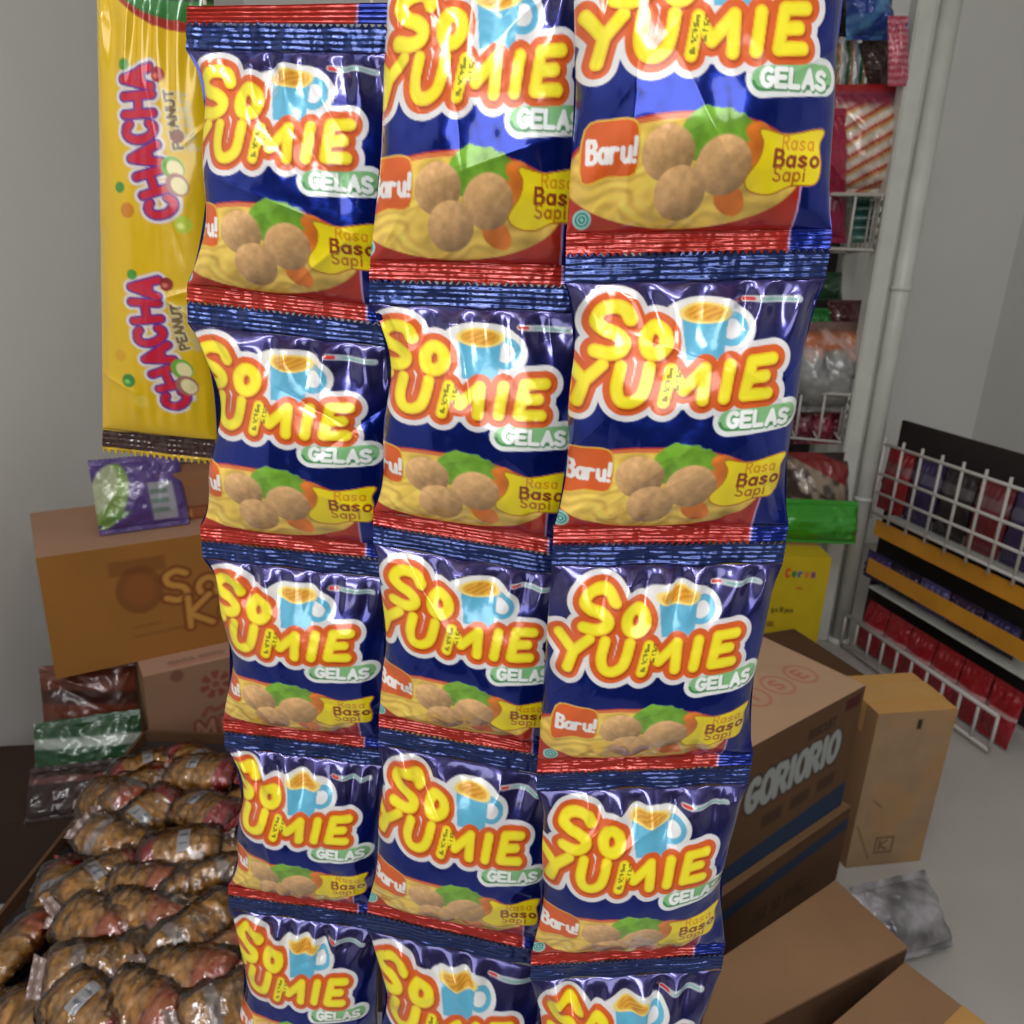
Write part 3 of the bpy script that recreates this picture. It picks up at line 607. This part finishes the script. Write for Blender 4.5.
# dark clutter left of the M carton
carton('carton','dark low carton on the floor left of the M carton','carton',(-.94,.70,0),math.radians(8),.29,.22,.17,{},col=(58,44,36))
for i,(x,y,w,h,cl,c2,lb,ya,le) in enumerate([(-.725,.80,.17,.13,(36,74,44),(150,160,150),'dark green packet with pale stripe leaning left of the M carton',.35,.45),
        (-.76,.88,.16,.19,(104,52,34),(60,30,24),'red-brown packet standing behind the dark green packet',.3,.25),(-.72,.735,.15,.09,(44,26,26),(96,60,56),'dark maroon packet lying in front of the dark green packet',.3,.9)]):
    pack('snack_packet',lb,'packet',None,hquad(x,y,.173,w,h,ya,le),simple_art(.9,cl,lambda c:c.put(c.soft(np.abs(c.Y-.25-.1*c.X)-.06,2),c2)),mats=(FILM,FILM),nu=50,nv=50,H=.016,seed=60+i,crump=4,backcol=cl)
# ------------------------------------------------------------------ heap of snack packs
def make_snack(variant):
    root=thing('snack_pack',(0,0,0),'x','snack pack')
    nu,nv=60,44; t=np.linspace(-1,1,nu); a=np.linspace(0,2*math.pi,nv); T,Aa=np.meshgrid(t,a)
    L,ry,rz=.052,.0285,.0195; e=np.clip(1-np.abs(T)**3.2,0,1)**.5
    by=ry*(.55+.45*e)*(1+.05*np.sin(T*9+Aa*2)); bz=rz*e+.0006
    n=(fbm(T*5+variant*7,np.cos(Aa)*3+Aa*.0,variant,3)-.5)*.005*e
    P=np.stack([T*L,by*np.cos(Aa)+n*np.cos(Aa),(bz+n)*np.sin(Aa)],-1)
    g=fbm(T*11+3*variant,np.cos(Aa)*7+np.sin(Aa)*5,30+variant,4)
    stre=vnoise(T*26+5*np.sin(Aa*3),np.cos(Aa)*9+np.sin(Aa)*4,31+variant)
    C=lin((206,146,60))*(.02+1.3*g)[...,None]*(.65+.6*stre)[...,None]
    red=np.clip((T-.50+.05*np.sin(Aa*3))/.05,0,1)
    if variant==1: red=np.clip((np.abs(T+.45)-.14)/-.05,0,1)*.75
    if variant==2: red=np.clip((T-.05+.5*(fbm(T*4,np.sin(Aa)*2,55,3)-.5))/.25,0,1)*.85*(.4+.9*fbm(T*9,np.cos(Aa)*4,56,3))
    rc=[lin((150,20,24)),lin((150,146,150)),lin((168,58,28))][variant]
    C=C*(1-red[...,None])+rc*red[...,None]; C=np.clip(C,0,1)
    body=link('pouch',meshnp('pouch',P.reshape(-1,3),gridfaces(nu,nv),C.reshape(-1,3)),PACKF,root)
    # crimped clear fins at both ends
    for sgn in (-1,1):
        U,V=np.meshgrid(np.linspace(-1,1,22),np.linspace(0,1,9))
        P=np.stack([sgn*(L-.003+.017*V),U*(.014+.008*V),.0025*np.sin(U*8+sgn)*V+.0015*np.sin(V*9)],-1)
        CC=np.empty(P.shape); CC[:]=lin((150,128,120)) if sgn<0 else lin([(130,40,40),(150,140,130),(140,80,60)][variant])
        link('seal',meshnp('seal',P.reshape(-1,3),gridfaces(22,9),CC.reshape(-1,3)),FINM,root)
    # loose clear wrapper around the filling
    nw,mw=46,36; T2,A2=np.meshgrid(np.linspace(-1,1,nw),np.linspace(0,2*math.pi,mw)); e2_=np.clip(1-np.abs(T2)**4,0,1)**.5
    wr=.004*(fbm(T2*7+3,np.cos(A2)*2.5+variant,70+variant,3)-.4)+.003*(1-2*np.abs(vnoise(T2*5+np.sin(A2)*2,np.cos(A2)*4,80+variant)*2-1))
    P=np.stack([T2*(L+.002),(ry*1.10*(.62+.42*e2_)+wr)*np.cos(A2),(rz*1.12*e2_+wr*e2_+.001)*np.sin(A2)],-1)
    link('wrapper',meshnp('wrapper',P.reshape(-1,3),gridfaces(nw,mw)),CLEAR,root)
    # barcode sticker wrapped over the top
    if variant!=0: return root
    x0,x1=-.016,-.001
    U,V=np.meshgrid(np.linspace(0,1,26),np.linspace(.26,.62,16)*math.pi)
    Tt=(x0+(x1-x0)*U)/L; e=np.clip(1-np.abs(Tt)**3.2,0,1)**.5
    P=np.stack([x0+(x1-x0)*U,ry*(.55+.45*e)*1.09*np.cos(V),(rz*e+.0032)*np.sin(V)],-1)
    W_=np.empty(P.shape); W_[:]=lin((172,172,176)); vvv=(V/math.pi-.26)/.36
    bar=((np.sin(vvv*60)+.4*np.sin(vvv*131))>.2)&(np.abs(U-.5)<.32)&(np.abs(vvv-.5)<.36)&(np.abs(vvv-.5)>.05); W_[bar]=lin((104,108,122))
    link('barcode_label',meshnp('barcode_label',P.reshape(-1,3),gridfaces(26,16),W_.reshape(-1,3)),STICK,body)
    return root
FINM=vcol('sealed_fin_film',.15,.1,1,120,.5,.002)
protos=[make_snack(v) for v in range(3)]
used=[False]*3
def place(root,vi,loc,rot,label):
    if not used[vi]: r=root; used[vi]=True
    else:
        r=root.copy(); COL.objects.link(r)
        for c_ in list(root.children):
            d_=c_.copy(); COL.objects.link(d_); d_.parent=r
            for g_ in list(c_.children):
                e_=g_.copy(); COL.objects.link(e_); e_.parent=d_
    r.location=loc; r.rotation_mode='XYZ'; r.rotation_euler=rot; r['label']=label; r['group']='snack packs heaped in the open carton'; return r
ZP=.335
heap=[ # px, py, image angle, variant, dz, roll, what
(202,774,4,0,.030,.1,'topmost of the heap, lying level with its barcode up'),
(204,812,24,0,.022,.1,'second down the heap, its red end pointing down right'),
(180,850,172,0,.026,-.1,'with its red end at the left, below two barcoded packs'),
(147,819,-33,0,.012,.9,'slanting with its red end up, left of the barcoded packs'),
(141,793,-33,0,.006,1.0,'slanting at the upper left of the heap, under a glossy streak'),
(226,858,-12,1,.010,.2,'dull, half behind the fourth left noodle sachet'),
(143,890,10,2,.012,1.1,'golden, at the left of the heap below the red end'),
(143,921,14,2,.016,1.2,'golden, second at the left edge of the heap'),
(180,909,-48,1,.014,1.2,'short and steep, in the middle of the heap'),
(196,934,-34,1,.026,1.1,'long and slanting, above the orange-red pack'),
(223,956,-20,2,.010,.3,'dull silver-gold, beside the lowest left noodle sachet'),
(188,978,8,2,.030,.7,'golden with an orange-red right half, near the bottom'),
(145,1010,30,2,.022,1.0,'reddish, at the bottom left of the heap'),
(234,1006,-28,1,.026,1.2,'golden with a silver edge, at the bottom right of the heap'),
(190,1020,-8,1,.012,.3,'dull silver, at the very bottom of the heap'),
(146,952,-28,1,.008,.4,'dark reddish, left of the long slanting pack'),
(203,880,160,1,.022,1.4,'under a bright glossy streak, mid heap'),
(118,842,12,1,.010,.3,'at the far left of the heap, upper half'),
(104,880,-30,0,.008,.3,'at the far left of the heap, middle'),
(98,925,20,2,.010,.6,'at the far left of the heap, lower half'),
(100,970,-14,1,.014,.8,'at the far left of the heap, near the bottom'),
(112,800,20,2,.004,.8,'at the top left end of the heap'),
(90,1015,35,0,.014,.5,'at the bottom far left corner of the heap'),
(250,800,20,1,.002,.3,'half behind the third left noodle sachet')]
for px_,py_,an,vi,dz,roll,lb in heap:
    z=ZP+dz; p=onZ(px_,py_,z); q=onZ(px_+30*math.cos(math.radians(an)),py_+30*math.sin(math.radians(an)),z); yw=math.atan2(q.y-p.y,q.x-p.x)
    tl=random.uniform(-.22,.22)
    place(protos[vi],vi,p,(roll*.55,tl,yw),'clear golden snack pack '+lb)
# lower layer that fills the gaps
n_=0
for gx in np.arange(-.565,-.23,.072):
    for gy in np.arange(.28,.74,.085):
        n_+=1
        place(protos[n_%3],n_%3,(gx+random.uniform(-.012,.012),gy+random.uniform(-.012,.012),ZP-.030+random.uniform(-.006,.004)),(random.uniform(-.5,.5),random.uniform(-.1,.1),random.uniform(0,6.28)),'golden snack pack mostly buried in the lower layer of the heap')
# the open carton that holds the heap
tr=thing('open_carton',(-.42,.52,0),'open brown carton heaped with golden snack packs, lower left','carton')
x0,x1,y0,y1,hz=-.20,.225,-.33,.285,.30
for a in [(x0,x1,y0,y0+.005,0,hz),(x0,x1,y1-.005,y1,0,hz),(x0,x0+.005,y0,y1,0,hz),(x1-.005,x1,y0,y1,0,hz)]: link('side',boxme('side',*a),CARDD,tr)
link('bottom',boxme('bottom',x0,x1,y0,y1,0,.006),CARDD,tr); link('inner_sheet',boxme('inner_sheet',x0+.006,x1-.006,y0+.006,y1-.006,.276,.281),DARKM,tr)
# ------------------------------------------------------------------ white rack
foot=onZ(838,641,0); 
tilt=math.radians(-3.0)
rk=thing('wire_rack',(foot.x,foot.y,0),'white metal shelving rack with wire baskets, at right behind the strips','rack',None,(0,0,0))
def lean(p,z): return Vector(p)+Vector((-.012*z,0,0))
rdir=Vector((math.cos(math.radians(-14)),math.sin(math.radians(-14)),0)); rdp=Vector((-rdir.y,rdir.x,0))
def post(name,c0,w,d,parent,z1=1.75,rd=False):
    bm=bmesh.new()
    if rd:
        tube(bm,lean((c0[0],c0[1],0),.015),lean((c0[0],c0[1],0),z1)+Vector((0,0,z1-.015)),w/2,18)
        for v in bm.verts:
            if v.co.z<.1: v.co.z=.015
        me=frombm(name,bm,True); po=link(name,me,WHITEM,parent)
        for zz in (.46,1.05):
            b2_=bmesh.new(); q=lean((c0[0],c0[1],0),zz)+Vector((0,0,zz)); tube(b2_,q,q+Vector((0,0,.012)),w/2+.003,18); link('joint_ring',frombm('joint_ring',b2_,True),WHITEM,po)
        b2_=bmesh.new(); bmesh.ops.create_cone(b2_,cap_ends=True,segments=18,radius1=w*.75,radius2=w*.6,depth=.016,matrix=Matrix.Translation((c0[0],c0[1],.008))); link('foot',frombm('foot',b2_,True),WHITEM,po)
        return po
    else:
        bbox(bm,c0[0]-w/2,c0[0]+w/2,c0[1]-d/2,c0[1]+d/2,0,z1,bev=.004)
        for v in bm.verts: v.co=lean(v.co,v.co.z)
        me=frombm(name,bm)
    return link(name,me,WHITEM,parent)
post('post',(0.0,0.0),.050,.05,rk,rd=True); post('post',(-.058,.02),.046,.05,rk)
post('post',(-.70,.19),.046,.05,rk); post('post',(-.66,.60),.046,.05,rk); post('post',(.03,.46),.046,.05,rk)
def basket(z0,z1,name):
    bm=bmesh.new(); A=Vector((-.09,.0,0)); B=Vector((-.70,.16,0)); dp=Vector((.10,.42,0))
    for pa,pb_ in ((A,B),(A+dp,B+dp),(A,A+dp),(B,B+dp)):
        a0=lean(pa,z1)+Vector((0,0,z1)); b0=lean(pb_,z1)+Vector((0,0,z1)); a1=lean(pa,z0)+Vector((0,0,z0)); b1=lean(pb_,z0)+Vector((0,0,z0))
        tube(bm,a0,b0,.005); tube(bm,a1,b1,.004)
        n=max(2,int((pb_-pa).length/.062))
        for i in range(n+1): tube(bm,a0.lerp(b0,i/n),a1.lerp(b1,i/n),.0035,6)
    for i in range(11):
        tube(bm,lean(A.lerp(B,i/10),z0)+Vector((0,0,z0)),lean((A+dp).lerp(B+dp,i/10),z0)+Vector((0,0,z0)),.0035,6)
    return link(name,frombm(name,bm,True),WIREM,rk)
basket(1.15,1.285,'basket'); basket(.63,.765,'basket'); zn=onY(816,537,1.83).z; basket(zn-.008,zn+.03,'basket')
for px_,py_,Yl in [(830,342,2.15),(835,104,1.97)]:
    zz=onY(px_,py_,Yl).z-.004; link('shelf',boxme('shelf',-.70,-.07,.06,.60,zz-.006,zz),WHITEM,rk)
bm=bmesh.new(); bbox(bm,-.74,.06,.62,.635,.05,1.75); link('shade_backing',frombm('shade_backing',bm),DARKM,rk)  # dark sheet added to give the rack interior its shade
# second rack: side grid and low basket running forward along the right wall
r2=thing('wire_rack',(foot.x+.005,foot.y-.045,0),'white wire grid rack with red packs in its low basket, at the right edge','rack')
o2=Vector(r2.location); e2=(onZ(897,646,.10)-onZ(846,612,.10)); e2.z=0; e2.normalize()
r2L=(XR-.03-o2.x)/e2.x if e2.x>.05 else .5
r2L=min(.55,r2L)
bm=bmesh.new()
for z in (.44,.50,.555,.64): tube(bm,Vector((0,0,z)),e2*r2L+Vector((0,0,z)),.0045)
for i in range(9): tube(bm,e2*(r2L*i/8)+Vector((0,0,.42)),e2*(r2L*i/8)+Vector((0,0,.66)),.004)
link('grid_panel',frombm('grid_panel',bm,True),WIREM,r2)
bm=bmesh.new(); n2=Vector((e2.y,-e2.x,0)); n2=n2 if n2.x<0 else -n2   # towards the shop
fr=n2*.02
for z,rr in ((.115,.006),(.02,.005)): tube(bm,fr+Vector((0,0,z)),fr+e2*r2L+Vector((0,0,z)),rr)
for i in range(11): tube(bm,fr+e2*(r2L*i/10)+Vector((0,0,.115)),fr+e2*(r2L*i/10)+Vector((0,0,.02)),.004)
link('basket',frombm('basket',bm,True),WIREM,r2)
for zz in (.415,.295):
    bm=bmesh.new(); p=-n2*.02
    vs=[bm.verts.new(p+Vector((0,0,zz))),bm.verts.new(p+e2*r2L+Vector((0,0,zz))),bm.verts.new(p+e2*r2L+Vector((0,0,zz-.045))),bm.verts.new(p+Vector((0,0,zz-.045)))]; bm.faces.new(vs)
    r_=bmesh.ops.extrude_face_region(bm,geom=bm.faces[:]); bmesh.ops.translate(bm,verts=[v for v in r_['geom'] if isinstance(v,bmesh.types.BMVert)],vec=-n2*.006)
    link('shelf_strip',frombm('shelf_strip',bm),plain('orange_strip',(206,140,40),.5),r2)
# ------------------------------------------------------------------ goods on the racks (each standing where the rack carries it)
def pxpack(label,x0,y0,x1,y1,Y,art,H=.03,name='snack_packet',cat='packet',seed=0,crump=4,group=None,skew=0,nu=54,mats=None,lean_=0,**k):
    q=[onY(x0+skew,y0,Y+lean_),onY(x1+skew,y0,Y+lean_),onY(x0,y1,Y),onY(x1,y1,Y)]
    return pack(name,label,cat,group,q,art,mats=mats or (FILM,FILM),nu=nu,nv=nu,H=H,Hb=H*.6,seed=seed,crump=crump,**k)
def stripes(cols,fr,ang=0):
    def f(c):
        s=np.floor((c.X*math.cos(ang)+c.Y*math.sin(ang))*fr+.6*(vnoise(c.X*4,c.Y*4,5)-.5)).astype(int)%len(cols)
        c.a=np.array([lin(q) for q in cols])[s]
        c.a*=(.6+.8*fbm(c.X*12,c.Y*12,6,3))[...,None]
    return f
YRK=1.95
for i in range(4):
    pxpack('striped white and green sachet, %s in the rack top row'%['leftmost','second from left','third from left','rightmost'][i],815+13*i,34+3*i,829+13*i,102+i*2,YRK+.02*i,
        simple_art(2.2,(180,186,180),stripes([(190,194,196),(40,96,64),(170,110,60),(206,208,206)],4.2+.3*i,.1)),H=.02,seed=100+i,name='sachet',cat='sachet',group='striped sachets on the rack',skew=3,nu=40)
def red_candy(c):
    stripes([(214,190,170),(170,40,36),(196,150,90),(206,200,190)],26,1.15)(c)
    c.put(np.clip((.30-c.Y)/.1,0,1),(142,46,70)); c.put(c.soft(.08-0*c.X+c.Y*1-.16,2),(160,22,26))
pxpack('clear red-topped bag of red and white striped candy, above the upper basket',826,84,896,196,YRK-.06,simple_art(1.25,(150,60,70),red_candy,120),H=.05,seed=120,crump=6,name='candy_bag',cat='candy bag',skew=4)
def mixed(c):
    stripes([(150,130,110),(96,90,70),(140,50,50),(170,160,150)],24,1.1)(c); c.put(c.soft(.12-c.X,2),(156,24,60))
pxpack('clear bag of mixed sweets beside the striped candy bag, nearest the noodle strip',806,108,846,196,YRK-.09,simple_art(2.0,(120,100,90),mixed),H=.04,seed=121,crump=6,name='candy_bag',cat='candy bag')
pxpack('magenta packet standing inside the upper wire basket',812,150,846,243,YRK+.02,simple_art(2.4,(150,24,66)),H=.03,seed=122,crump=5)
for i in range(8):
    y=243-i*9.6
    pxpack('thin teal packet, number %s up in the pile in the upper wire basket'%['one','two','three','four','five','six','seven','eight'][i],852,y-11,891,y-.5,YRK+.06+.004*(i%2),simple_art(.35,(70,120,112) if i<7 else (90,160,180),lambda c:c.put(c.soft(np.abs(c.Y-.18)-.03,2),(150,170,160))),H=.02,seed=130+i,name='packet',cat='packet',group='teal packets piled in the upper basket',nu=30,crump=3)
pxpack('shiny blue bag hanging at the top right of the rack',846,-20,892,40,YRK-.02,simple_art(1.3,(26,60,140),lambda c:c.put(np.clip(fbm(c.X*3,c.Y*3,8)*4-2,0,1),(84,140,186))),H=.04,seed=140,crump=6,name='plastic_bag',cat='bag')
pxpack('dark brown bag behind the striped candy bag',862,40,892,92,YRK+.05,simple_art(1.7,(66,40,36)),H=.03,seed=141,crump=5,name='plastic_bag',cat='bag')
pxpack('pink packet strip hanging at the far right above the rack',888,16,908,86,YRK-.12,simple_art(3,(176,70,88),stripes([(176,60,84),(196,120,130)],7,1.57)),H=.012,seed=142,name='sachet',cat='sachet')
pxpack('dark packet hanging at the top of the rack next to the blue bag',822,-24,850,38,YRK+.10,simple_art(2,(34,26,28)),H=.02,seed=143,name='plastic_bag',cat='bag')
# lower basket
def silver(c):
    c.put(np.clip(fbm(c.X*6+1.5*c.Y,c.Y*4,15,3)*4-1.6,0,1),(150,150,148)); c.put(np.clip((.34-c.Y+.1*(fbm(c.X*5,c.Y*5,2)-.5))/.06,0,1),(172,96,56)); c.put(np.clip((.16-c.Y)/.08,0,1),(110,84,74)); c.put(np.clip(fbm(c.X*9,c.Y*9,25,3)*5-3.0,0,1)*(c.Y<.45),(200,160,150))
pxpack('silver-grey crumpled bag with an orange top, on the lower wire basket',785,322,862,412,YRK-.05,simple_art(1.1,(92,92,92),silver,110),H=.07,seed=150,crump=8,name='plastic_bag',cat='bag',skew=5)
for i,(x0,x1,cl) in enumerate([(792,812,(110,40,52)),(810,832,(150,44,60)),(830,852,(120,30,40))]):
    pxpack('dark red packet standing in the lower wire basket, %s of three'%['left','middle','right'][i],x0,400,x1,444,YRK+.03,simple_art(2,cl,lambda c:c.put(np.clip(fbm(c.X*7,c.Y*7,4,3)*4-2,0,1),(170,110,120))),H=.03,seed=160+i,crump=5,group='dark red packets in the lower basket',nu=36)
for i,(x0,y0,x1,y1,cl,lb) in enumerate([(812,272,842,300,(30,70,40),'dim green packet in the dark shelf space under the upper basket'),(828,300,862,336,(80,30,36),'dim maroon packet in the dark shelf space under the upper basket'),(806,308,832,340,(36,120,50),'bright green small packet just above the silver bag')]):
    pxpack(lb,x0,y0,x1,y1,YRK+.2,simple_art(1,cl),H=.03,seed=170+i,crump=5,nu=36)
# bottom goods
def nuts(c):
    c.a*=0; c.a+=lin((70,56,48)); v=vnoise(c.X*11,c.Y*11,61)
    c.put(np.clip(v*4-1.8,0,1),(150,132,112)); c.put(c.soft(.30-c.X*.0-np.abs(c.Y+.0)+ -.08,2)*0,(0,0,0)); c.put(np.clip((.22-c.Y+.45*(c.X-.4))/.03,0,1),(124,26,26)); c.put(np.clip((-.05-c.Y+.35*(c.X-.3))/.03,0,1),(40,24,22))
pxpack('bag of nuts with a dark red top, standing above the green bag',786,452,848,536,YRK-.12,simple_art(1.2,(110,100,90),nuts,110),H=.06,seed=180,crump=6,name='snack_bag',cat='bag')
pack('plastic_bag','bright green bag directly above the yellow carton','plastic bag',None,hquad(xr-.03,YYB+.10,Hy+.004,.26,.115,0,.25),simple_art(.7,(50,146,30)),mats=(FILM,FILM),nu=54,nv=54,H=.04,Hb=.02,seed=181,crump=5,backcol=(40,120,30))
# red packs in the low basket of the second rack
for i in range(6):
    b=o2+e2*(r2L*(i+.5)/6)-n2*.035
    q=hquad(b.x,b.y,.012,r2L/6*.96,.15,math.atan2(e2.y,e2.x),.12)
    pack('snack_packet','red packet standing in the low wire basket, %s from the white post'%['first','second','third','fourth','fifth','sixth'][i],'packet','red packets in the low basket',q,simple_art(1.6,(150,22,34),lambda c:c.put(c.soft(np.abs(c.Y-.75)-.06,2),(196,150,150))),mats=(FILM,FILM),nu=36,nv=36,H=.014,seed=190+i,crump=3,backcol=(140,20,30))
lv=[('on the upper wire shelf',.429,.19,[(150,36,40),(52,40,84),(44,34,40),(120,40,48),(60,44,90)]),('on the lower wire shelf',.209,.085,[(70,54,110),(52,40,60),(90,80,130),(60,40,70),(48,40,88)])]
for nm_,z,hh_,cols in lv:
    for i,cl in enumerate(cols):
        b=o2+e2*(r2L*(i+.5)/5-.075)-n2*.075
        pack('snack_packet',['first','second','third','fourth','fifth'][i]+' packet from the white post '+nm_+' behind the grid','packet','dark packets behind the wire grid',
            hquad(b.x,b.y,z,r2L/5*.94,hh_,math.atan2(e2.y,e2.x),.05),simple_art(1.6,cl,lambda c:c.put(c.soft(np.abs(c.Y-.5)-.12,2),tuple(int(v*.5+70) for v in cl))),mats=(FILM,FILM),nu=36,nv=36,H=.016,seed=200+i,crump=3,backcol=cl)
bm=bmesh.new(); a=-n2*.15
slab([o2+a-e2*.12+Vector((0,0,.68)),o2+a+e2*r2L+Vector((0,0,.68)),o2+a+e2*r2L-n2*.01+Vector((0,0,.68)),o2+a-e2*.12-n2*.01+Vector((0,0,.68))],.66,'shade_backing',DARKM,r2,o2); bm.free()  # dark sheet added so no pale wall shows behind the grid
for z in (.426,.206):   # shelves that carry them
    bm=bmesh.new(); a=Vector((0,0,z))-n2*.04; bq_=[a,a+e2*r2L,a+e2*r2L-n2*.14,a-n2*.14]
    slab([o2+p for p in bq_],.006,'shelf',WHITEM,r2,o2); bm.free()
# ------------------------------------------------------------------ light
def area(name,loc,tgt,sx,sy,e,c=(1,1,1)):
    l=bpy.data.lights.new(name,'AREA'); l.shape='RECTANGLE'; l.size=sx; l.size_y=sy; l.energy=e; l.color=c
    o=bpy.data.objects.new(name,l); COL.objects.link(o); o.location=loc
    o.rotation_euler=(Vector(tgt)-Vector(loc)).to_track_quat('-Z','Y').to_euler(); return o
area('ceiling_tube_light',(.05,-.42,2.3),(0,-.1,1.0),1.2,.06,11,(1,.97,.97))
area('added_front_light',(-.25,-1.2,2.3),(0,0,1.0),.5,.35,12,(.96,.97,1.0))  # unseen source added above and behind the camera to light strips and foil
area('added_fill_light',(.1,-1.5,1.5),(0,0,1.0),.9,.7,10,(.97,.98,1.0))  # unseen frontal fill, added for the foil to reflect
area('shop_tube_light',(.2,1.0,2.6),(.2,1.0,0),1.2,.12,2,(1,.95,.88))
w=bpy.data.worlds.new('world'); S.world=w; w.use_nodes=True; nt=w.node_tree; bg=nt.nodes['Background']
tc=nt.nodes.new('ShaderNodeTexCoord'); sp=nt.nodes.new('ShaderNodeSeparateXYZ'); ra=nt.nodes.new('ShaderNodeValToRGB')
nt.links.new(tc.outputs['Generated'],sp.inputs[0]); nt.links.new(sp.outputs['Z'],ra.inputs[0]); nt.links.new(ra.outputs['Color'],bg.inputs['Color'])
ra.color_ramp.elements[0].color=(.16,.14,.13,1); ra.color_ramp.elements[1].color=(.62,.58,.66,1); bg.inputs['Strength'].default_value=.5
S.view_settings.view_transform='Standard'; S.view_settings.exposure=-0.1; S.view_settings.look='None'
